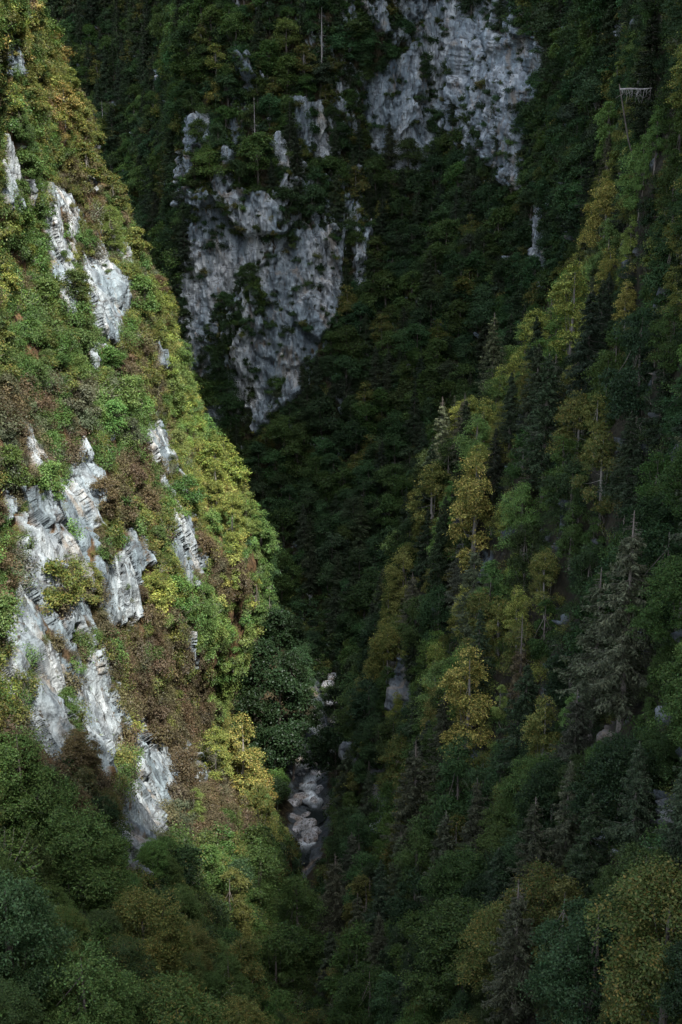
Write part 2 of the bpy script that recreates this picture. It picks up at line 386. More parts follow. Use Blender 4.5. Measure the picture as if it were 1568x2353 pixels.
X, Y, Z = pt(px_, np.broadcast_to(v[:, None], px_.shape), D)
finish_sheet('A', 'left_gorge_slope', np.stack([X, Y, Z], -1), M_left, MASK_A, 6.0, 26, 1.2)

# right slope: skyline of the spur .. past the right frame edge
v = np.linspace(-600, 2900, ny)
sB = spl([-600,-200,0,200,400,550,650,750,850,950,1050,1150,1250,1350,1450,1600,1700,1850,2000,2200,2353,2900],
         [1600,1540,1490,1450,1410,1375,1340,1300,1240,1150,1080,1030,1000,960,920,880,845,825,805,775,760,720], v)
dS = spl([-600,0,400,800,1200,1600,2000,2353,2900], [310,300,270,248,236,222,196,150,95], v)
dR = spl([-600,0,400,800,1200,1600,2000,2353,2900], [200,178,160,142,124,105,86,70,50], v)
tv = 1 - np.clip((t - (1 - T1)) / T1, 0, 1); tf = 1 - np.clip(t / (1 - T1), 0, 1)
pxr = 2250.0
px_ = sB[:, None] + (pxr - sB[:, None]) * (1 - tv)
s0 = (1568 - px_) / (1568 - np.minimum(sB[:, None], 1500))
inv = 1 / dR[:, None] + (1 / dS[:, None] - 1 / dR[:, None]) * np.clip(s0, -1.0, 1)
inv = np.clip(inv, 1 / 480, 1 / 30)
D = 1 / inv + tf * 150
px_ = px_ + 300 * tf ** 1.5
X, Y, Z = pt(px_, np.broadcast_to(v[:, None], px_.shape), D)
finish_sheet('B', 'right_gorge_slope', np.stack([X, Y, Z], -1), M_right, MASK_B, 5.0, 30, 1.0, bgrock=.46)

# far mountainside
cx = np.array([-200, 130, 300, 415, 450, 600, 800, 1000, 1250, 1400, 1700, 2100.])
cy = np.array([-700, -400, 0, 300, 600, 900, 1100, 1300, 1500, 1700.])
cd = np.array([
 [820,780,760,700,600,580,580,590,520,450,350,300],
 [780,740,710,650,560,550,550,560,490,425,330,280],
 [740,660,640,590,512,500,500,515,440,390,300,260],
 [700,620,600,555,480,475,490,500,420,370,290,250],
 [650,580,560,520,462,455,465,460,400,350,280,240],
 [600,540,520,495,452,445,440,420,370,330,270,230],
 [560,510,495,478,442,430,415,385,345,310,260,225],
 [520,480,470,455,425,410,385,350,320,290,250,220],
 [480,450,440,425,400,375,345,320,295,270,240,215],
 [440,420,410,400,370,345,320,300,280,260,230,210.]])
v = np.linspace(-700, 1700, 820); u = np.concatenate([np.linspace(-200, 400, 150), np.linspace(402, 1300, 560), np.linspace(1304, 2100, 140)])
inv = np.array([spl(cx, 1 / cd[i], u) for i in range(len(cy))])
inv = np.array([spl(cy, inv[:, j], v) for j in range(len(u))]).T
U, V_ = np.meshgrid(u, v)
X, Y, Z = pt(U, V_, 1 / inv)
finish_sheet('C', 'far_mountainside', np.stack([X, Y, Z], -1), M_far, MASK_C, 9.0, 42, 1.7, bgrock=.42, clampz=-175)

# unseen mountain off the right, its crest shaped to shade far wall and near slopes
yy = np.linspace(-120, 700, 170); ss = np.linspace(0, 1, 90)
bx = spl([-120, 60, 120, 220, 300, 420, 700], [48, 48, 60, 72, 90, 132, 190], yy)
cr = shade_crest(yy)
SS, YY = np.meshgrid(ss, yy)
h = np.minimum(SS * 6000 - 40, cr[:, None] + SS * 30)
P = np.stack([bx[:, None] + SS * 300, YY, h], -1)
finish_sheet('M', 'shade_mountain', P, M_right, MASK_B * 0, 8, 40, 1.0)

# gorge floor with the stream bed
def zb(y): return -151.5 - (430 - y) * .03
SPX = [(640, 2060), (690, 1960), (722, 1880), (700, 1815), (722, 1760), (765, 1660), (752, 1560), (738, 1490), (705, 1400), (690, 1350)]
def on_floor(px, py):
    x, y, z = ray(px, py); D_ = 300.
    for _ in range(20): D_ = zb(D_) / z * y
    return x / y * D_, D_
sp_ = np.array([on_floor(*q) for q in SPX]); order = np.argsort(sp_[:, 1]); sp_ = sp_[order]
def xc(y): return np.interp(y, sp_[:, 1], sp_[:, 0])
yy = np.linspace(130, 520, 700); xx = np.linspace(-1, 1, 320); xx = np.sign(xx) * np.abs(xx) ** 1.5 * 110
XX, YY = np.meshgrid(xx, yy); XC = xc(YY)
dist = np.abs(XX)
zz = zb(YY) + np.maximum(0, dist - 2.5 - 2.5 * fbm(XX / 14, YY / 14, 0 * XX, 2)) * .75 * (1 + .5 * fbm(XX / 20, YY / 20, 3 + 0 * XX, 2))
zz = zz + .9 * fbm(XX / 3, YY / 3, 0 * XX, 3) * sstep(1, 5, dist)
P = np.stack([XX + XC, YY, zz], -1)
n_, m_ = P.shape[:2]
rock = sstep(.35, .6, 1 - sstep(3, 7, dist) + .9 * fbm(XX / 4, YY / 4, 1 + 0 * XX, 3))
me = quick_mesh('gorge_floor', P.reshape(-1, 3), grid_faces(n_, m_)[:, ::-1], True, [M_bed])
a = me.attributes.new('rock', 'FLOAT', 'POINT'); a.data.foreach_set('value', rock.astype(np.float32).ravel())
link('gorge_floor', me)['kind'] = 'structure'
px, py = project(P)
nF = np.zeros_like(P); nF[..., 2] = 1
du = np.linalg.norm(np.gradient(P, axis=1), axis=2); dv = np.linalg.norm(np.gradient(P, axis=0), axis=2)
SHEETS['F'] = dict(P=P, px=px, py=py, rock=rock, area=du * dv, mk=rock, n=nF)

# ------------------------------------------------------------------ plants: one of each kind first
R = np.random.RandomState(11)
def tube(pts, rad, sides=5):
    pts = np.array(pts, float); k = len(pts)
    tg = np.gradient(pts, axis=0); tg /= np.linalg.norm(tg, axis=1, keepdims=True) + 1e-9
    ref = np.where(np.abs(tg[:, 2:3]) > .9, [[1., 0, 0]], [[0, 0, 1.]])
    a = np.cross(tg, ref); a /= np.linalg.norm(a, axis=1, keepdims=True) + 1e-9; b = np.cross(tg, a)
    th = np.arange(sides) * 2 * math.pi / sides
    V = pts[:, None] + (a[:, None] * np.cos(th)[None, :, None] + b[:, None] * np.sin(th)[None, :, None]) * np.array(rad)[:, None, None]
    i = np.arange(k * sides).reshape(k, sides); j = np.roll(i, -1, 1)
    F = np.stack([i[:-1], j[:-1], j[1:], i[1:]], -1).reshape(-1, 4)
    return V.reshape(-1, 3), F
class MB:
    def __init__(s): s.V = []; s.F = []; s.M = []; s.n = 0
    def add(s, V, F, m=0):
        s.V.append(V); s.F.append(np.asarray(F) + s.n); s.M.append(np.full(len(F), m)); s.n += len(V)
    def quads(s, Q, m=0):
        Q = np.asarray(Q); s.add(Q.reshape(-1, 3), np.arange(len(Q) * 4).reshape(-1, 4), m)
    def mesh(s, name, mats):
        return quick_mesh(name, np.concatenate(s.V), np.concatenate(s.F), False, mats, np.concatenate(s.M))
    def plus(s, o, m):
        for V, F in zip(o.V, o.F): pass
def unit(a): return a / (np.linalg.norm(a, axis=-1, keepdims=True) + 1e-9)
def leaf_quads(Cn, Nn, L, W, rng, axis=None):
    n = len(Cn); Nn = unit(Nn)
    r = rng.normal(size=(n, 3)) if axis is None else axis + rng.normal(size=(n, 3)) * .35
    a = unit(r - (r * Nn).sum(1, keepdims=True) * Nn); b = np.cross(Nn, a)
    s = rng.uniform(.65, 1.35, (n, 1)); a = a * L * s; b = b * W * s
    return np.stack([Cn - a, Cn - b * .9 + a * .1, Cn + a, Cn + b * .9 + a * .1], 1)
def limbs(mb, trunk_pts, trunk_r, targets, rng, m, r0=.09, sides=5):
    V, F = tube(trunk_pts, trunk_r, 7); mb.add(V, F, m)
    tp = np.array(trunk_pts)
    for c in targets:
        k = rng.uniform(.25, .95) * (len(tp) - 1); i = int(k); s = tp[i] + (tp[min(i + 1, len(tp) - 1)] - tp[i]) * (k - i)
        d = c - s; mid = s + d * .5 + np.array([0, 0, -.12 * np.linalg.norm(d)]) + rng.normal(size=3) * .15
        r = r0 * rng.uniform(.6, 1.1)
        V, F = tube([s, mid, c, c + d * .12], [r, r * .6, r * .3, r * .08], sides); mb.add(V, F, m)

def crown_leaves(rng, h, Rr, base, nl, clumps, leaves, L, flat=.45, spread=.34, up=.5, tall=1.0, lr=(.28, .52)):
    """leaf sprays gathered in clumps over several lobes: an open, uneven crown"""
    lobes = []
    for i in range(nl):
        f = rng.uniform(0, 1); zc = base + (h - base) * (.12 + .74 * f)
        rr = Rr * (1 - abs(f - .38) ** 1.5 * 1.15) * rng.uniform(.35, .8); th = i * 2.4 + rng.uniform(-.5, .5)
        lobes.append((np.array([rr * math.cos(th), rr * math.sin(th), zc]), Rr * rng.uniform(*lr)))
    lobes.append((np.array([0, 0, h - Rr * .42]), Rr * .42))
    Cn, Nn = [], []
    for c, r in lobes:
        for k in range(clumps):
            d = unit(rng.normal(size=3) + np.array([c[0] / Rr, c[1] / Rr, up])); cc = c + d * r * rng.uniform(.55, 1.1) * np.array([1, 1, .85 * tall])
            n = int(leaves * rng.uniform(.5, 1.4)); sp_r = r * spread * rng.uniform(.7, 1.4)
            o = rng.normal(size=(n, 3)) * sp_r * np.array([1, 1, flat])
            o[:, 2] -= (o[:, 0] * d[0] + o[:, 1] * d[1]) * .35
            Cn.append(cc + o); Nn.append(d * .5 + np.array([0, 0, .7]) + rng.normal(size=(n, 3)) * .55)
    return lobes, np.concatenate(Cn), np.concatenate(Nn)

PROTO = {}
def reg(kind, trunk_mb, crown_mb, height, mt, mc):
    """store trunk mesh, crown mesh and a joined mesh for copies too small to show parts"""
    k = len(PROTO.setdefault(kind, []))
    j = MB()
    for mb, i in ((trunk_mb, 0), (crown_mb, 1)):
        if mb is None: continue
        j.add(np.concatenate(mb.V), np.concatenate(mb.F), i)
    PROTO[kind].append(dict(t=trunk_mb.mesh(kind + '_trunk', [mt]) if trunk_mb else None, c=crown_mb.mesh(kind + '_crown', [mc]) if crown_mb else None,
                            j=j.mesh(kind, [mt, mc]), h=height))
def broadleaf(kind, seed, h, Rr, base, nl, clumps, leaves, L, mt=None, mc=None, **kw):
    rng = np.random.RandomState(seed)
    lobes, Cn, Nn = crown_leaves(rng, h, Rr, base, nl, clumps, leaves, L, **kw)
    ctr = np.mean([c for c, r in lobes], axis=0) * np.array([1, 1, 0])
    lean = rng.normal(size=2) * .04 * h
    tp = [np.array([0, 0, -1.2]), np.array([0, 0, 0]), np.array([lean[0] * .3, lean[1] * .3, h * .3]), np.array([lean[0] * .7, lean[1] * .7, h * .62]), np.array([lean[0] * .5, lean[1] * .5, h * .92])]
    tm = MB(); limbs(tm, tp, [.024 * h, .02 * h, .015 * h, .009 * h, .002 * h], [c for c, r in lobes] [:14], rng, 0, .0042 * h)
    cm = MB(); cm.quads(leaf_quads(Cn, Nn, L, L * .62, rng))
    reg(kind, tm, cm, h, mt or M_bark, mc or M_leaf)

# far / middle distance broadleaf trees (10 m), near ones (finer leaves), and the close canopy under the camera
for i in range(4): broadleaf('tree', 20 + i, 10, 3.3 + .3 * (i % 2), 2.0, 13, 12, 36, .185)
for i in range(2): broadleaf('tree_turning', 30 + i, 10, 3.2, 1.8, 13, 12, 36, .185, mc=M_leaf_turn, mt=M_pale_bark)
for i in range(4): broadleaf('near', 40 + i, 14, [4.4, 3.4, 4.0, 3.2][i], .4, 22, 16, 50, .135, spread=.27, lr=(.2, .46))
for i in range(2): broadleaf('near_turning', 50 + i, 15, [3.9, 3.3][i], .3, 22, 16, 50, .135, mt=M_pale_bark, mc=M_leaf_turn, spread=.27, tall=1.2, lr=(.2, .44))
for i in range(2): broadleaf('close', 60 + i, 12, 4.9, 1.0, 52, 15, 60, .095, mt=M_bark, mc=M_leaf, spread=.23, lr=(.12, .34))
broadleaf('close_turning', 63, 12, 4.9, 1.0, 52, 15, 60, .095, mt=M_bark, mc=M_leaf_turn, spread=.23, lr=(.12, .34))

def spruce(seed, h, Rb, tiers, dens, dead=False, kind='spruce', L=.30, top_bare=0):
    rng = np.random.RandomState(seed); tm = MB(); cm = MB()
    V, F = tube([[0, 0, -1.5], [0, 0, 0], [.02 * h * rng.normal() * .3, 0, h * .5], [0, 0, h]], [.020 * h, .017 * h, .010 * h, .002 * h], 7); tm.add(V, F)
    Cn, Nn, Ax = [], [], []
    for i in range(tiers):
        f = (i + .5) / tiers; z = h * (.10 + .89 * f ** .92); rmax = Rb * (1 - f) ** .72 * (.45 + .55 * min(1, f * 5)) * rng.uniform(.7, 1.12) + .12
        nb = rng.randint(4, 7)
        for b in range(nb):
            if rng.rand() > dens: continue
            th = rng.uniform(0, 6.28); ln = rmax * rng.uniform(.6, 1.15); d = np.array([math.cos(th), math.sin(th), 0])
            tt = np.linspace(0, 1, 6); droop = -.42 * tt + .16 * tt ** 2 * 1.6 + .18 * (f - .3)
            pts = np.array([0, 0, z]) + d * (tt * ln)[:, None] + np.array([0, 0, 1.]) * (droop * ln)[:, None]
            V, F = tube(pts[[0, 2, 5]], [.006 * h * (1 - f) * .35 + .010, .010, .004], 4); tm.add(V, F)
            if dead or f > 1 - top_bare:
                for s in range(5):
                    k = rng.randint(1, 5); e = pts[k] + rng.normal(size=3) * ln * .16 + np.array([0, 0, -.12 * ln])
                    V, F = tube([pts[k], e], [.010, .004], 3); tm.add(V, F)
                continue
            n = int(16 + ln * 30)
            q = rng.uniform(.12, 1.03, n); idx = np.interp(q, tt, np.arange(6)); i0 = idx.astype(int).clip(0, 4)
            P0 = pts[i0] + (pts[i0 + 1] - pts[i0]) * (idx - i0)[:, None]
            side = np.array([-d[1], d[0], 0]); sw = rng.normal(size=n) * .16 * ln * (1.15 - q)
            P0 = P0 + side * sw[:, None] + np.array([0, 0, -1.]) * (np.abs(rng.normal(size=n)) * .13 * min(ln, 2.2) + np.abs(sw) * .3)[:, None]
            Cn.append(P0); Nn.append(np.tile([0, 0, 1.], (n, 1)) + rng.normal(size=(n, 3)) * .5 + d * .3)
            Ax.append(d * .6 + side * np.sign(sw)[:, None] * .8 + np.array([0, 0, -.55]))
    if Cn:
        Cn, Nn, Ax = map(np.concatenate, (Cn, Nn, Ax)); cm.quads(leaf_quads(Cn, Nn, L, L * .30, rng, Ax))
    reg(kind, tm, None if not Cn.__class__ is np.ndarray else cm, h, M_dead if dead else M_bark, M_needle)
for i in range(3): spruce(80 + i, 20, [4.6, 4.0, 4.4][i], [48, 44, 50][i], [.95, .85, .9][i], L=.25)
spruce(84, 22, 5.0, 50, .8, kind='thin_spruce', L=.24, top_bare=.12)
spruce(85, 22, 4.5, 48, .75, kind='thin_spruce', L=.24, top_bare=.04)
spruce(92, 18, 2.9, 34, .62, kind='dying', L=.22, top_bare=.4)
spruce(90, 14, 2.2, 20, .40, dead=True, kind='dead'); spruce(91, 12, 1.3, 12, .30, dead=True, kind='dead')

def shrub(kind, seed, h, Rr, n, L, mc, twig=M_bark, twigs=14, bare=0):
    rng = np.random.RandomState(seed); cm = MB(); tm = MB(); Cn, Nn = [], []
    for k in range(n):
        d = unit(rng.normal(size=3) + np.array([0, 0, .35])); d[2] = abs(d[2]) * 1.0 - .1
        c = d * np.array([Rr, Rr, h * .8]) * rng.uniform(.45, 1.0) + np.array([0, 0, h * .15]); m = rng.randint(24, 50)
        Cn.append(c + rng.normal(size=(m, 3)) * Rr * .17); Nn.append(d + np.array([0, 0, .5]) + rng.normal(size=(m, 3)) * .5)
        if k < twigs:
            e = c * (1.0 + bare); V, F = tube([[0, 0, -.5], c * .5 + rng.normal(size=3) * .12, e], [.05, .03, .008], 4); tm.add(V, F)
    cm.quads(leaf_quads(np.concatenate(Cn), np.concatenate(Nn), L, L * .62, rng)); reg(kind, tm, cm, h, twig, mc)
for i in range(3): shrub('shrub', 100 + i, 3.2, 1.7 + .2 * i, 50, .11, M_leaf)
shrub('shrub_turning', 104, 3.4, 1.8, 46, .11, M_leaf_turn, M_pale_bark, 22, .15)
shrub('shrub_twiggy', 105, 3.4, 1.9, 26, .11, M_leaf, M_pale_bark, 26, .35)
for i in range(2): shrub('tuft_fine', 113 + i, 1.3, 1.0, 22, .05, M_leaf, twigs=3)
for i in range(2): shrub('tuft', 110 + i, 1.3, 1.0, 16, .095, M_leaf, twigs=3)

# ------------------------------------------------------------------ where the plants go
HERO = {}
VIS = np.full((600, 400), 1e9)      # nearest terrain per 4 px cell, to know what the photo can show
for k, S in SHEETS.items():
    i = (S['py'] / 4).astype(int); j = (S['px'] / 4).astype(int); f = S['P'][..., 1]
    ok = (i >= 0) & (i < 600) & (j >= 0) & (j < 400) & (f > 10)
    np.minimum.at(VIS, (i[ok], j[ok]), f[ok])
def seen(P, h=4.0):
    Q = np.array(P, float); Q[2] += h * .8; px, py = project(Q[None])
    if not (-15 < px[0] < 1583 and -15 < py[0] < 2368): return False
    i = min(max(int(py[0] / 4), 0), 599); j = min(max(int(px[0] / 4), 0), 399)
    v_ = VIS[max(0, i-1):i+2, max(0, j-1):j+2].max()
    return Q[1] < v_ + 9
def find(key, px, py, nearest=True):
    S = SHEETS[key]; d = (S['px'] - px) ** 2 + (S['py'] - py) ** 2
    d = np.where(S['P'][..., 1] < 12, 1e9, d)
    m = d.min() + 60; D_ = np.where(d <= m, S['P'][..., 1], 1e9); i = np.unravel_index(np.argmin(D_), D_.shape)
    return S['P'][i], i
class Occ:
    def __init__(s, cell): s.c = cell; s.g = {}
    def ok(s, p, r, add=True):
        k = tuple((p // s.c).astype(int)); n = int(r // s.c) + 1
        for a in range(-n, n + 1):
            for b in range(-n, n + 1):
                for c in range(-n, n + 1):
                    for q, qr in s.g.get((k[0]+a, k[1]+b, k[2]+c), ()):
                        if ((q - p) ** 2).sum() < ((r + qr) / 2) ** 2: return False
        if add: s.g.setdefault(k, []).append((p, r))
        return True

GREEN = (.046, .078, .022); DEEP = (.028, .052, .020); TEAL = (.034, .068, .027); FRESH = (.066, .112, .032); LIME = (.098, .132, .036)
OLIVE = (.090, .096, .028); YELLOW = (.175, .200, .050); GOLD = (.210, .188, .055); RUST = (.070, .058, .033); ORANGE = (.145, .108, .040); GREY = (.070, .082, .050); NEEDLE = (.034, .050, .026); DUN = (.060, .068, .040)
TN = {GREEN: 'green', DEEP: 'dark green', TEAL: 'bluish green', FRESH: 'fresh green', LIME: 'bright lime green', OLIVE: 'olive', YELLOW: 'yellow', GOLD: 'golden', RUST: 'rust brown', ORANGE: 'orange', GREY: 'grey green', NEEDLE: 'dark green', DUN: 'brownish grey'}
ITEMS = []      # kind, variant, position, scale, rotation, tint, tint key, label, height
def put(kind, var, P, h, tint, label=None, rot=None, sx=1.0):
    p = PROTO[kind][var % len(PROTO[kind])]; s = h / p['h']
    ITEMS.append(dict(kind=kind, var=var % len(PROTO[kind]), P=np.array(P, float), s=(s * sx, s * sx, s), rot=R.uniform(0, 6.28) if rot is None else rot, tint=tint, h=h, label=label))
OCC = Occ(6.0); HRECT = []
def hero(key, kind, var, px, py, hpx, tint, label=None, sx=1.0, lift=0.0, r=None):
    P, i = find(key, px, py); P = P + np.array([0, 0, lift]); dep = P[1] * cp - P[2] * sp
    h = hpx / PH * VT * dep
    if key == 'B' and tint in (YELLOW, GOLD, FRESH, LIME, OLIVE): tint = tuple(np.array(tint) * (1.65 if py < 1850 else .85))  # sunlight on the upper spur and gloom lower down, put into leaf tint
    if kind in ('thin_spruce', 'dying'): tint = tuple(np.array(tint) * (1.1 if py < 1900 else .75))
    if key == 'F' and tint in (TEAL, DEEP): tint = tuple(np.array(tint) * .45)  # valley-floor trees: shade put into the leaf tint, sun still reaches them
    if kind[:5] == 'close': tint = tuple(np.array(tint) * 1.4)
    OCC.ok(P, (r or h * .42) * sx); HRECT.append((px, py - hpx * .5, hpx * (.16 if kind in ('spruce', 'thin_spruce', 'dead') else .26), hpx * .45, P[1]))
    put(kind, var, P - np.array([0, 0, .3]), h, tint, label, sx=sx)

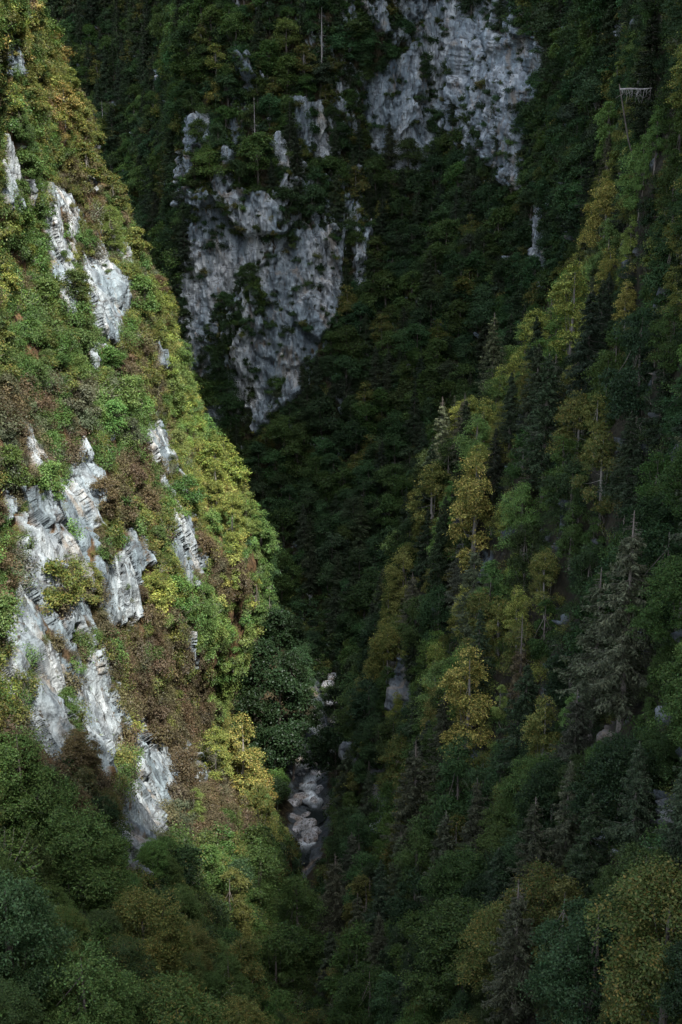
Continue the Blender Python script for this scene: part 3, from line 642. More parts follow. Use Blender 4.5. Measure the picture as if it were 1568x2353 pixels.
# trees one can pick out in the photo, each where it stands
T, TT, NR, NT, SP, TS, DD, CL, CT = 'tree', 'tree_turning', 'near', 'near_turning', 'spruce', 'thin_spruce', 'dead', 'close', 'close_turning'
for a in [
 # sunny left slope
 ('A',NR,0,265,580,112,LIME,'lone round yellow-green tree on the skyline of the sunny slope, facing the dark far forest'),
 ('A',TT,0,165,300,105,ORANGE,'orange-leaved tree leaning out over the skyline near the top of the sunny slope'),
 ('A',TT,1,178,350,70,ORANGE,'thinner orange tree just below the big orange one on the sunny skyline'),
 ('A','shrub_twiggy',0,215,500,62,GREY,'grey-green twiggy bush beside small pale rocks above the lone round tree'),
 ('A',NR,1,45,330,100,GREEN,'dark green round tree at the picture edge below the highest white crag'),
 ('A',NT,1,500,1170,125,YELLOW,'pale yellow tree on the bright skyline where the two gorge sides meet'),
 ('A',NT,0,540,1255,130,YELLOW,'tall yellow tree on the sunny skyline just above the fresh green thicket'),
 ('A',NR,2,575,1235,120,LIME,'bright lime tree between the yellow skyline trees and the fresh green thicket'),
 ('A',NR,3,610,1330,170,FRESH,'large fresh green tree at the outermost bulge of the sunny slope'),
 ('A',NR,0,648,1335,125,TEAL,'pale bluish-green tree reaching farthest out over the shaded stream gorge'),
 ('A',NR,1,600,1430,130,FRESH,'fresh green tree hanging under the outermost bulge of the sunny slope'),
 ('A',NR,2,475,1450,120,FRESH,'leafy mid-green tree beside the narrow white crag under the sunny skyline'),
 ('A',NR,3,560,1500,130,LIME,'lime green tree at the lower edge of the sunlit thicket over the stream'),
 ('A',NR,0,505,1590,115,LIME,'small bright lime tree at the foot of the sunlit thicket, above dark woods'),
 ('A',NT,0,370,1400,100,YELLOW,'yellow-leaved tree in the middle of the slope between two white crags'),
 ('A',NT,1,560,1850,235,GOLD,'big golden tree jutting out above the stream bed, tallest of the golden ones'),
 ('A',NT,0,500,1800,150,YELLOW,'yellow tree uphill of the big golden one, at the edge of the rusty scrub'),
 ('A',NT,0,600,1930,150,OLIVE,'olive and gold tree directly over the pale boulders of the stream'),
 ('A',NR,1,455,1890,100,LIME,'bright yellow-green bush-like tree under the lowest white cliff'),
 ('A',TT,1,425,2070,70,LIME,'small yellow-green tree at the foot of the lowest white cliff'),
 ('A',T,2,275,2000,90,FRESH,'thin green tree growing in front of the lowest white cliff'),
 ('A',NR,0,600,2090,190,GREEN,'mid-green tree below the olive and gold tree, beside the stream boulders'),
 ('A',NR,1,540,2170,210,OLIVE,'broad olive tree at the bottom of the slope below the rusty scrub'),
 ('A',NR,2,690,2190,210,GREEN,'bright green tree low in the gorge just below the visible stream'),
 ('A',NR,3,640,2330,230,GREEN,'dark green tree at the lower edge, in front of the gorge bottom'),
 ('A',NT,0,560,2330,210,OLIVE,'yellowish green tree at the lower edge beside the dark gorge bottom'),
 ('A',CL,0,60,1960,330,GREEN,'near leafy green tree at the left edge below the white cliffs'),
 ('A',CL,1,200,2140,330,GREEN,'near green tree with clearly visible leaves, left of the orange-tinged one'),
 ('A',CT,0,345,2290,300,OLIVE,'near tree with orange-tinged top leaves under the lowest white cliff'),
 ('A',CL,1,50,2330,380,DEEP,'near dark green tree filling the lower left corner'),
 ('A',CL,0,200,2480,380,GREEN,'near tree at the bottom edge, between the corner tree and the orange-tinged one'),
 ('A',CT,0,420,2520,330,GREEN,'near green and rust-flecked tree at the bottom edge, below the orange-tinged one'),
 ('A',CT,0,560,2520,260,OLIVE,'near rust-flecked tree at the bottom edge, close to the dark gorge bottom'),
 # shaded right slope, the spur first
 ('B',NT,0,1385,600,190,GOLD,'straw yellow tree, highest of the bright trees along the shaded spur'),
 ('B',NT,1,1300,850,250,YELLOW,'big yellow tree crowning the middle of the shaded spur'),
 ('B',NT,0,1225,880,180,YELLOW,'yellow-green tree on the outer side of the biggest yellow spur tree'),
 ('B',NT,1,1150,960,130,YELLOW,'yellowish tree on the spur skyline, next down from the big yellow ones'),
 ('B',NT,0,1075,1010,110,YELLOW,'pale yellow tree where the spur skyline turns steeply down'),
 ('B',NR,1,1095,1070,120,FRESH,'round green tree just above the tall yellow tree of the spur'),
 ('B',NT,1,1078,1320,290,GOLD,'tall yellow-leaved tree hanging down the spur like a column'),
 ('B',NT,0,985,1240,190,OLIVE,'olive tree on the skyline beside the tall yellow one'),
 ('B',NR,0,1205,1270,175,FRESH,'rich green domed tree beside the tall yellow-leaved one'),
 ('B',NR,2,1310,1290,150,GREEN,'round green tree between the green domed one and the tall bare-topped spruce'),
 ('B',NT,0,1245,1420,175,OLIVE,'broad yellow-flecked tree below the green domed one'),
 ('B',NT,1,1180,1480,150,YELLOW,'yellow-speckled tree above the brown dying spruce'),
 ('B',SP,0,1170,1020,180,NEEDLE,'dark spruce standing between the yellow trees of the spur'),
 ('B',TS,0,1425,1660,520,DUN,'tallest spruce, grey and thin with a bare-branched top, on the right slope'),
 ('B','dying',0,1190,1640,250,RUST,'brown dying spruce with bare hooked branches amid yellow trees'),
 ('B',DD,1,1070,1530,90,DUN,'bare dead treetop poking up beyond the tall yellow-green tree'),
 ('B',NT,1,1062,1760,300,GOLD,'tall slender yellow-green tree below the bare dead treetop'),
 ('B',NT,1,1236,1810,240,OLIVE,'slender birch-like tree with a pale trunk, right of the tall yellow-green one'),
 ('B',NR,1,1145,1650,95,LIME,'small bright green tree at the foot of the brown dying spruce'),
 ('B',NR,3,1306,1690,115,FRESH,'small vivid green tree near the top of the pale-trunked birch'),
 ('B',NR,0,1000,1480,150,TEAL,'bluish green tree under the small grey crag of the right slope'),
 ('B',NR,2,925,1400,160,OLIVE,'rounded olive-green tree on the skyline of the lower spur'),
 ('B',NT,0,885,1530,130,OLIVE,'small olive tree uphill of the stream, left of the grey slab'),
 ('B',SP,1,1290,2010,300,DUN,'grey-green spruce below the pale-trunked birch'),
 ('B',SP,2,1444,1990,330,NEEDLE,'dark spruce straight below the tallest one'),
 ('B',SP,0,1558,2000,340,NEEDLE,'dark spruce cut by the right picture edge'),
 ('B',TS,1,1085,2020,270,DUN,'thin grey spruce with a bare lower trunk'),
 ('B',TS,0,1172,2370,410,DUN,'large grey spruce with a whitish dead crown tip near the bottom'),
 ('B',TS,1,862,2290,230,DUN,'drooping grey spruce by the dark gorge bottom'),
 ('B',NT,0,1160,1940,175,OLIVE,'yellow-flecked tree between the thin grey spruce and the grey-green one'),
 ('B',NR,1,1285,2270,300,OLIVE,'tall leafy green tree next to the large grey spruce'),
 ('B',NR,0,1375,2230,190,TEAL,'bluish green tree behind the tall leafy one near the bottom'),
 ('B',NR,3,1484,1700,120,GREEN,'small green tree at the foot of the tallest spruce'),
 ('B',NR,2,1500,2270,260,GREEN,'green tree in the lower right part below the dark spruces'),
 ('B',NT,1,1400,2390,180,OLIVE,'olive-speckled tree at the bottom edge of the right slope'),
 ('B',NR,1,830,2160,180,OLIVE,'olive tree at the lower skyline of the right slope'),
 ('B',NR,0,950,2060,170,GREEN,'green tree leaning over the gorge below the hanging grey crag'),
 ('B',NR,2,1060,2220,160,TEAL,'bluish green tree touching the large grey spruce'),
 ('B',NR,3,885,2400,200,TEAL,'bluish green tree at the bottom edge by the gorge bottom'),
 ('B',NR,1,1050,2420,180,DEEP,'dark green tree at the bottom edge before the large grey spruce'),
 ('B',NR,2,820,2000,150,TEAL,'dense bluish green tree right beside the visible stream'),
 ('B',NR,3,1390,380,150,FRESH,'vivid green tree high on the right slope under the fallen trunk'),
 ('B',NR,1,1412,215,70,LIME,'small yellow-green tree at the end of the fallen bleached trunk'),
 ('B',NR,0,1470,440,75,FRESH,'light green tree right of the highest yellow spur tree'),
 ('B',NT,1,1430,770,130,GOLD,'yellow-topped tree behind the big yellow spur tree'),
 ('B',NR,1,1450,600,110,LIME,'light green and yellow tree beside the straw yellow one'),
 ('B',NT,0,1300,980,150,OLIVE,'olive tree directly under the big yellow spur tree'),
 ('B',NT,1,1360,1060,170,OLIVE,'dim olive tree uphill of the green domed one'),
 ('B',NR,2,1550,420,160,GREEN,'green tree at the right picture edge high on the slope'),
 ('B',NR,0,1530,860,170,GREEN,'green tree beside the dark crag at the right edge'),
 # far mountainside
 ('C',SP,0,375,470,150,OLIVE,'pointed spruce standing free at the mouth of the dark left ravine'),
 ('C',T,0,375,600,100,FRESH,'light green tree in the dark ravine below the pointed spruce'),
 ('C',SP,1,350,620,120,NEEDLE,'dark spruce at the foot of the ravine behind the sunny skyline'),
 ('C',T,1,315,460,80,FRESH,'fresh green tree halfway down the dark left ravine'),
 ('C',T,2,405,680,110,FRESH,'green tree squeezed between the sunny skyline and the far cliff'),
 ('C',DD,0,593,345,120,DUN,'bare bleached snag standing above the large far cliff'),
 ('C',DD,0,740,140,120,DUN,'bleached dead spruce near the top, beside the biggest cliff'),
 ('C',DD,1,238,285,60,DUN,'small pale snag in the dark left ravine'),
 ('C',T,3,600,420,120,FRESH,'light green tree at the foot of the bare bleached snag'),
 ('C',TT,0,500,175,80,YELLOW,'yellow tree on the rib between the left ravine and the far cliffs'),
 ('C',TT,1,492,245,65,GOLD,'orange-yellow tree just below another yellow one on the far rib'),
 ('C',TT,0,620,550,65,GOLD,'single golden tree on the brow of the large far cliff'),
 ('C',T,0,470,400,70,FRESH,'green tree perched on the upper left corner of the far rock rib'),
 ('C',T,1,660,130,90,LIME,'light green tree high between the two far cliffs'),
 ('C',SP,2,600,120,110,NEEDLE,'dark spruce near the top edge above the far rock rib'),
 ('C',SP,0,1040,300,90,NEEDLE,'dark spruce standing against the biggest pale cliff'),
 ('C',SP,1,1135,360,80,NEEDLE,'dark spruce at the lower right of the biggest pale cliff'),
 ('C',T,2,985,180,60,DEEP,'dark rounded tree growing in the middle of the biggest pale cliff'),
 ('C',T,3,800,900,90,TEAL,'bluish green tree beside the foot of the large far cliff'),
 ('C',T,0,1000,640,90,GREEN,'green tree in the middle of the shaded far forest'),
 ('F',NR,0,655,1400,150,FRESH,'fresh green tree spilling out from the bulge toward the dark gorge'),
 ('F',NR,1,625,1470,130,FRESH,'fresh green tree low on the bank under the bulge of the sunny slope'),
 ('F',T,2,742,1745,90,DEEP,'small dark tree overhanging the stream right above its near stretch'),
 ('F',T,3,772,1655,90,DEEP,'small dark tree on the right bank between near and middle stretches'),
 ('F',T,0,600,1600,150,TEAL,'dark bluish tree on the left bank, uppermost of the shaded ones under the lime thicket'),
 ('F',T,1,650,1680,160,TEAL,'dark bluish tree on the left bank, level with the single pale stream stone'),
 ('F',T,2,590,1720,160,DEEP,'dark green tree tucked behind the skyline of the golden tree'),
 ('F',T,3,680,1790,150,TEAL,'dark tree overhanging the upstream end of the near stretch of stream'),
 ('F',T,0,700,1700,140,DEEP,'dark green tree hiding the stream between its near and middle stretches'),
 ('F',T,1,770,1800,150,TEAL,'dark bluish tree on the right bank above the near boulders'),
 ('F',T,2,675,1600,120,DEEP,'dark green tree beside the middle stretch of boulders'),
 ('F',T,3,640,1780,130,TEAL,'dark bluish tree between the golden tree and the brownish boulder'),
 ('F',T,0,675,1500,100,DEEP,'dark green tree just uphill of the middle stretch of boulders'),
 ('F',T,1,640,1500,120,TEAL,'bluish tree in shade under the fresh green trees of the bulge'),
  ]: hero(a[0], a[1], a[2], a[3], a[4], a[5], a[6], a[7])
LOGP = np.array(pt(1425, 205, find('B', 1485, 215)[0][1] - 9)); HRECT.append((1465, 205, 50, 28, LOGP[1] + 12))
def pick(pal, rng):
    ws = np.array([q[1] for q in pal], float); return pal[rng.choice(len(pal), p=ws / ws.sum())][0]
# what grows where on the sunny left slope (patches, measured on the photo)
ZONES = [  # px, py, radius, palette
 (390,1560,150,[(RUST,7),(OLIVE,2)]), (430,1850,140,[(RUST,9),(DUN,1)]), (400,1700,120,[(RUST,8),(OLIVE,1)]), (190,1370,70,[(RUST,4),(OLIVE,3)]), (30,1010,80,[(RUST,6),(DUN,2)]),
 (170,440,90,[(RUST,4),(OLIVE,4)]), (330,880,70,[(RUST,4),(OLIVE,3)]), (160,1870,90,[(RUST,7),(DUN,2)]), (250,260,70,[(RUST,3),(OLIVE,4)]), (290,1120,90,[(RUST,5),(OLIVE,3),(GREEN,2)]), (120,950,90,[(RUST,3),(DUN,3),(GREEN,2)]),
 (520,1340,70,[(RUST,5),(YELLOW,2)]), (370,2000,90,[(RUST,7),(DUN,3)]), (120,1480,60,[(RUST,4),(GREEN,2)]), (230,1480,60,[(RUST,4),(GREEN,2),(OLIVE,2)]), (60,1760,70,[(RUST,3),(DUN,3)]),
 (500,1130,90,[(YELLOW,5),(GOLD,2),(LIME,1)]), (540,1240,60,[(YELLOW,3),(FRESH,4),(GOLD,1)]), (140,230,80,[(ORANGE,3),(OLIVE,3),(YELLOW,2)]), (80,130,80,[(OLIVE,4),(GOLD,1),(GREEN,2)]), (550,1750,100,[(GOLD,3),(YELLOW,3),(OLIVE,2)]),
 (370,1360,60,[(YELLOW,4),(OLIVE,3)]), (400,760,70,[(YELLOW,3),(OLIVE,4),(LIME,1)]), (410,900,60,[(LIME,3),(YELLOW,2),(FRESH,3)]), (440,1020,60,[(LIME,3),(FRESH,2),(YELLOW,3)]),
 (620,1270,80,[(FRESH,6),(TEAL,1)]), (490,1470,110,[(LIME,4),(FRESH,5)]), (520,1570,80,[(LIME,4),(FRESH,3)]), (440,1400,60,[(FRESH,5),(LIME,2)]), (130,800,120,[(GREEN,6),(FRESH,2),(OLIVE,1)]), (60,520,110,[(GREEN,5),(FRESH,2),(OLIVE,2)]),
 (270,960,90,[(FRESH,3),(GREEN,4),(GREY,2)]), (70,350,100,[(GREEN,4),(FRESH,2),(OLIVE,3)]), (60,1330,60,[(GREY,4),(GREEN,2)]), (350,1530,60,[(GREEN,4),(GREY,2),(RUST,2)]), (100,2050,200,[(GREEN,5),(DEEP,3)]), (600,2100,160,[(GREEN,5),(OLIVE,3)])]
DEF_A = [(GREEN, 3), (OLIVE, 4), (RUST, 1.6), (FRESH, 2.5), (YELLOW, 1), (GREY, 1)]
def tint_A(px, py, rng):
    best = None; bs = 1.0
    for zx, zy, r, pal in ZONES:
        d = math.hypot(px - zx, (py - zy) * .8) / r * rng.uniform(.75, 1.35)
        if d < bs: bs = d; best = pal
    return pick(best or DEF_A, rng)
DEF_C = [(TEAL, 5), (DEEP, 5), (GREEN, 4), (OLIVE, 1), (NEEDLE, 1)]
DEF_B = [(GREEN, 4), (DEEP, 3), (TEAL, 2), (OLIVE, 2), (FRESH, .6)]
DEF_B_suntint = [(OLIVE, 4), (YELLOW, 3), (GOLD, .4), (FRESH, 3), (GREEN, 3)]  # yellow and olive trees of the spur, brightness standing in for sunlight
def seg(px, py, pts):
    b = 1e9
    for (x1, y1), (x2, y2) in zip(pts[:-1], pts[1:]):
        t_ = max(0, min(1, ((px-x1)*(x2-x1)+(py-y1)*(y2-y1)) / ((x2-x1)**2+(y2-y1)**2))); b = min(b, math.hypot(px-x1-t_*(x2-x1), py-y1-t_*(y2-y1)))
    return b
def tint_for(key, px, py, rng):
    if key == 'A' and py > 1950: return pick([(GREEN, 5), (DEEP, 1), (OLIVE, 2 if px > 250 else .3), (FRESH, 2)], rng)
    if key == 'A': return tint_A(px, py, rng)
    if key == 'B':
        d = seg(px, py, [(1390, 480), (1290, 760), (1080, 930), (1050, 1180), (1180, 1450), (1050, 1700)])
        return pick(DEF_B_suntint if d < 135 * rng.uniform(.5, 1.4) else DEF_B, rng)
    if key == 'C' and px < 700 and py < 500: return pick([(TEAL, 3), (GREEN, 4), (FRESH, 1.5), (OLIVE, 1.5), (DEEP, 3)], rng)
    return pick(DEF_C, rng)

def scatter(key, n, kinds, hr, spacing, seed, rockmax=.35, region=None, occ=None, maxn=None):
    """kinds: [(kind, weight)], hr(px, py, D) -> height; positions drawn by ground area"""
    rng = np.random.RandomState(seed); S = SHEETS[key]; wgt = S['area'] * (S['rock'] < rockmax)
    if region is not None: wgt = wgt * region(S)
    wgt = wgt.ravel() / wgt.sum(); idx = rng.choice(len(wgt), n, p=wgt); P = S['P'].reshape(-1, 3); px = S['px'].ravel(); py = S['py'].ravel()
    kk = [k for k, _ in kinds]; kw = np.array([q for _, q in kinds], float); kw /= kw.sum(); occ = occ or OCC; out = 0
    for i in idx:
        h = hr(px[i], py[i], P[i, 1], rng)
        if h is None or hides(key, P[i], h, rng) or not occ.ok(P[i], spacing(h)): continue
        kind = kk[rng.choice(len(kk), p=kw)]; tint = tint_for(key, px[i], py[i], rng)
        if kind == 'spruce' or kind == 'thin_spruce': tint = NEEDLE if kind == 'spruce' else DUN; h = h * (1.7 if px[i] < 450 and key == 'C' else 1.4)
        if kind == 'dead': tint = DUN
        if tint in (YELLOW, GOLD, ORANGE, OLIVE) and kind + '_turning' in PROTO: kind = kind + '_turning'
        if kind == 'shrub' and tint in (GREY, FRESH) and rng.rand() < .6: kind = 'shrub_twiggy'
        if key == 'C' and px[i] < 430 and kind == 'tree' and rng.rand() < .3: kind = 'spruce'; h *= 1.5; tint = NEEDLE
        if key == 'B': dim = .78 if tint in (GREEN, DEEP, TEAL, NEEDLE) else (1.35 if py[i] < 1700 else .7)  # tints raised as sunlight on the spur, lowered as shade elsewhere
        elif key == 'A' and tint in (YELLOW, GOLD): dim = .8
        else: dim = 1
        if P[i, 1] < 120 and kind == 'near': kind = 'close'
        if P[i, 1] < 120 and kind == 'near_turning': kind = 'close_turning'
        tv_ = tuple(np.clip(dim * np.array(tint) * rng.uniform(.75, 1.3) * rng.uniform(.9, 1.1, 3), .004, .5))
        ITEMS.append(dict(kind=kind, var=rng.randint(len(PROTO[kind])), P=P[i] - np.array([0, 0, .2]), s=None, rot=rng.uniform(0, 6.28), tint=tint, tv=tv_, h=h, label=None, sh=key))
        it = ITEMS[-1]; s = h / PROTO[kind][it['var']]['h']; q = rng.uniform(.9, 1.2); it['s'] = (s * q, s * q, s); out += 1
        if maxn and out >= maxn: break
    return out
OPEN = [(640, 1785, 752, 2005, 240), (728, 1485, 772, 1605, 330), (680, 1365, 742, 1425, 400)]   # gaps through which the stream shows
MK = dict(A=MASK_A, B=MASK_B, C=MASK_C)
def hides(key, P, h, rng, rects=True):
    top = np.array([[P[0], P[1], P[2] + h * .55], [P[0], P[1], P[2] + h * .9]]); a, b = project(top); dep = P[1] * cp - P[2] * sp; r = .3 * h / dep / VT * PH
    for x0, y0, x1, y1, D_ in (OPEN if rects else ()):
        if P[1] < D_ + 25 and a[0] + r > x0 and a[0] - r < x1 and b[0] + r * 1.4 > y0 and b[0] - r * 1.4 < y1: return True
    for hx, hy, rx, ry, D_ in (HRECT if rects else ()):    # keep the trees one can pick out in view
        if P[1] < D_ + 1 and abs(a[0] - hx) < rx + .6 * r and abs(b[0] - hy) < ry + .3 * r and rng.rand() < .9: return True
    if key in MK:
        m = sample(MK[key], a, b).max()
        if m > .45 and rng.rand() < .9: return True
    return False
infr = lambda S, m=60: ((S['px'] > -m) & (S['px'] < 1568 + m) & (S['py'] > -m) & (S['py'] < 2353 + 2 * m))
def vis_region(S):
    i = (S['py'] / 4).astype(int).clip(0, 599); j = (S['px'] / 4).astype(int).clip(0, 399)
    return infr(S, 80) * (S['P'][..., 1] < VIS[i, j] + 25)
sA_img = lambda py: np.interp(py, [0, 300, 500, 700, 900, 1200, 1400, 1600, 1900, 2353], [20, 200, 280, 370, 430, 590, 590, 500, 600, 740])
# right slope: tall wood; far side: dense wood; left slope: scrub with small trees
nB = scatter('B', 9000, [('near', 6), ('spruce', 1.5), ('thin_spruce', .8)], lambda px, py, D, g: g.uniform(8, 14) * (1.0 if py > 900 else .85), lambda h: h * .56, 1, .6, vis_region)
near_corner = lambda S: vis_region(S) * (S['P'][..., 1] < 120) * (S['py'] > 1780)
nA0 = scatter('A', 700, [('close', 3), ('close_turning', 1)], lambda px, py, D, g: g.uniform(3.5, 6.5), lambda h: h * .6, 14, .9, near_corner)
nB2 = scatter('B', 4000, [('near', 1)], lambda px, py, D, g: g.uniform(4, 7), lambda h: h * .55, 12, .45, vis_region)
nC = scatter('C', 16000, [('tree', 8), ('spruce', 1.6)], lambda px, py, D, g: g.uniform(8.5, 15), lambda h: h * .5, 2, .45, vis_region)
nC2 = scatter('C', 9000, [('tree', 1), ('shrub', 1)], lambda px, py, D, g: g.uniform(3.5, 6), lambda h: h * .55, 22, .3, vis_region)
nF = scatter('F', 4000, [('tree', 1)], lambda px, py, D, g: g.uniform(6, 11), lambda h: h * .5, 3, .3, lambda S: (S['P'][..., 1] < 500) * (np.abs(S['P'][..., 0] - xc(S['P'][..., 1])) > 6))
OCA = Occ(3.0)
nA = scatter('A', 2600, [('tree', 1)], lambda px, py, D, g: g.uniform(3.2, 8.5) * (1.25 if px > sA_img(py) - 70 else .9), lambda h: h * .9, 4, .3, vis_region)
nA2 = scatter('A', 16000, [('shrub', 1)], lambda px, py, D, g: g.uniform(1.8, 4.2), lambda h: h * .62, 5, .3, vis_region, OCA)
print('scattered', nB, nB2, nC, nC2, nF, nA, nA2, len(ITEMS))

# ------------------------------------------------------------------ ground cover (nobody could count it): instanced tufts
def cover(name, pts, kinds, label, cat):
    """one object: points carrying instances; pts = list of (P, kind index, scale xyz, rot, tint)"""
    col = bpy.data.collections.new(name + ' sources'); 
    for i, (k, v_) in enumerate(kinds):
        o = bpy.data.objects.new('source_%02d' % i, PROTO[k][v_]['j']); col.objects.link(o)
    me = bpy.data.meshes.new(name); n = len(pts); me.vertices.add(n)
    me.vertices.foreach_set('co', np.array([p[0] for p in pts], np.float32).ravel())
    def at(nm, ty, key, arr, dt=np.float32):
        a = me.attributes.new(nm, ty, 'POINT'); a.data.foreach_set(key, np.asarray(arr, dt).ravel())
    at('which', 'INT', 'value', [p[1] for p in pts], np.int32); at('scl', 'FLOAT_VECTOR', 'vector', [p[2] for p in pts])
    at('rotz', 'FLOAT_VECTOR', 'vector', [p[3] for p in pts]); at('tint', 'FLOAT_COLOR', 'color', [(*p[4], 1) for p in pts])
    o = link(name, me); tag(o, label, cat, kind='stuff')
    ng = bpy.data.node_groups.new(name, 'GeometryNodeTree'); ng.interface.new_socket('Geometry', in_out='INPUT', socket_type='NodeSocketGeometry'); ng.interface.new_socket('Geometry', in_out='OUTPUT', socket_type='NodeSocketGeometry')
    gi = ng.nodes.new('NodeGroupInput'); go = ng.nodes.new('NodeGroupOutput'); ip = ng.nodes.new('GeometryNodeInstanceOnPoints'); ci = ng.nodes.new('GeometryNodeCollectionInfo')
    ci.inputs[0].default_value = col; ci.inputs['Separate Children'].default_value = True; ci.inputs['Reset Children'].default_value = True
    def na(nm, ty):
        q = ng.nodes.new('GeometryNodeInputNamedAttribute'); q.data_type = ty; q.inputs[0].default_value = nm; return q.outputs[0]
    L_ = ng.links.new; L_(gi.outputs[0], ip.inputs['Points']); L_(ci.outputs[0], ip.inputs['Instance']); ip.inputs['Pick Instance'].default_value = True
    L_(na('which', 'INT'), ip.inputs['Instance Index']); L_(na('rotz', 'FLOAT_VECTOR'), ip.inputs['Rotation']); L_(na('scl', 'FLOAT_VECTOR'), ip.inputs['Scale']); L_(ip.outputs[0], go.inputs[0])
    md = o.modifiers.new('instances', 'NODES'); md.node_group = ng
    return o
def cover_points(key, n, seed, rockmax, hs, region=None):
    rng = np.random.RandomState(seed); S = SHEETS[key]; wgt = S['area'] * (S['rock'] < rockmax)
    if region is not None: wgt = wgt * region(S)
    wgt = wgt.ravel() / wgt.sum(); idx = rng.choice(len(wgt), n, p=wgt); P = S['P'].reshape(-1, 3)[idx]; px = S['px'].ravel()[idx]; py = S['py'].ravel()[idx]; out = []
    for i in range(n):
        if key == 'A' and hides(key, P[i], 1.6, rng, False): continue
        tint = tint_for(key, px[i], py[i], rng); s = rng.uniform(*hs) / 1.3
        tv_ = np.clip(np.array(tint) * rng.uniform(.6, 1.15) * rng.uniform(.9, 1.1, 3), .004, .5)
        out.append((P[i] - np.array([0, 0, .15]), rng.randint(2) + (2 if P[i, 1] < 190 else 0), (s * 1.2, s * 1.2, s), (rng.normal() * .15, rng.normal() * .15, rng.uniform(0, 6.28)), tv_))
    return out
TUFTS = [('tuft', 0), ('tuft', 1), ('tuft_fine', 0), ('tuft_fine', 1)]
wide = lambda S: infr(S, 260) * 1.0
cover('undergrowth', cover_points('A', 17000, 201, .45, (1.0, 2.4), wide), TUFTS, 'low brown and green scrub covering the ledges of the sunny slope', 'undergrowth')
rk = lambda S: infr(S, 40) * (S['rock'] > .5) * (S['mk'] > .3) * (ridged(S['P'][..., 0] / 5, S['P'][..., 1] / 5, S['P'][..., 2] / 14) > .52)
cover('rock_tufts', cover_points('A', 1100, 206, 2, (.4, 1.2), rk) + cover_points('C', 900, 207, 2, (.8, 2.6), rk), TUFTS, 'small tufts of scrub clinging to cracks in the bare cliffs', 'plants')
cover('forest_undergrowth', cover_points('B', 13000, 202, .6, (1.0, 2.2), wide) + cover_points('C', 26000, 203, .45, (1.8, 3.6), wide) + cover_points('F', 1800, 204, .3, (1, 2.4)), TUFTS, 'dense dark undergrowth between the trees of the shaded gorge sides', 'undergrowth')

# ------------------------------------------------------------------ which ones are objects, which ones the uncounted rest
NAME = dict(tree='broadleaf_tree',  tree_turning='broadleaf_tree', near='broadleaf_tree', near_turning='broadleaf_tree', close='broadleaf_tree', close_turning='broadleaf_tree', spruce='spruce_tree', thin_spruce='spruce_tree', dead='dead_tree', dying='spruce_tree', shrub='shrub', shrub_turning='shrub', shrub_twiggy='shrub')
CAT = dict(broadleaf_tree='tree', spruce_tree='conifer', dead_tree='dead tree', shrub='shrub')
for it in ITEMS:
    it['name'] = NAME[it['kind']]; it.setdefault('tv', it['tint'])
    dep = it['P'][1] * cp - it['P'][2] * sp; it['hp'] = it['h'] / max(dep, 5) / VT * PH
    it['seen'] = seen(it['P'], it['h']) or bool(it['label'])
    top = it['P'] + np.array([0, 0, it['h'] * .55]); a, b = project(top[None]); it['cx'], it['cy'] = float(a[0]), float(b[0])
solo, rest = [], []
for nm in ('broadleaf_tree', 'spruce_tree', 'dead_tree', 'shrub'):
    L_ = sorted([i for i in ITEMS if i['name'] == nm and i['seen']], key=lambda i: (not i['label'], -i['hp'])); solo += L_[:295]; rest += L_[295:]
rest += [i for i in ITEMS if not i['seen']]
for fam, nm, lab, cat in ((('broadleaf_tree', 'spruce_tree', 'dead_tree'), 'distant_woodland', 'close grown dark woodland mantling the far gorge side', 'woodland'), (('shrub',), 'hillside_scrub', 'dense small bushes matting the steep gorge sides', 'scrub')):
    L_ = [i for i in rest if i['name'] in fam]; ks = sorted({(i['kind'], i['var']) for i in L_})
    if L_: cover(nm, [(i['P'], ks.index((i['kind'], i['var'])), i['s'], (0, 0, i['rot']), i['tv']) for i in L_], ks, lab, cat)
print('solo', len(solo), 'rest', len(rest))
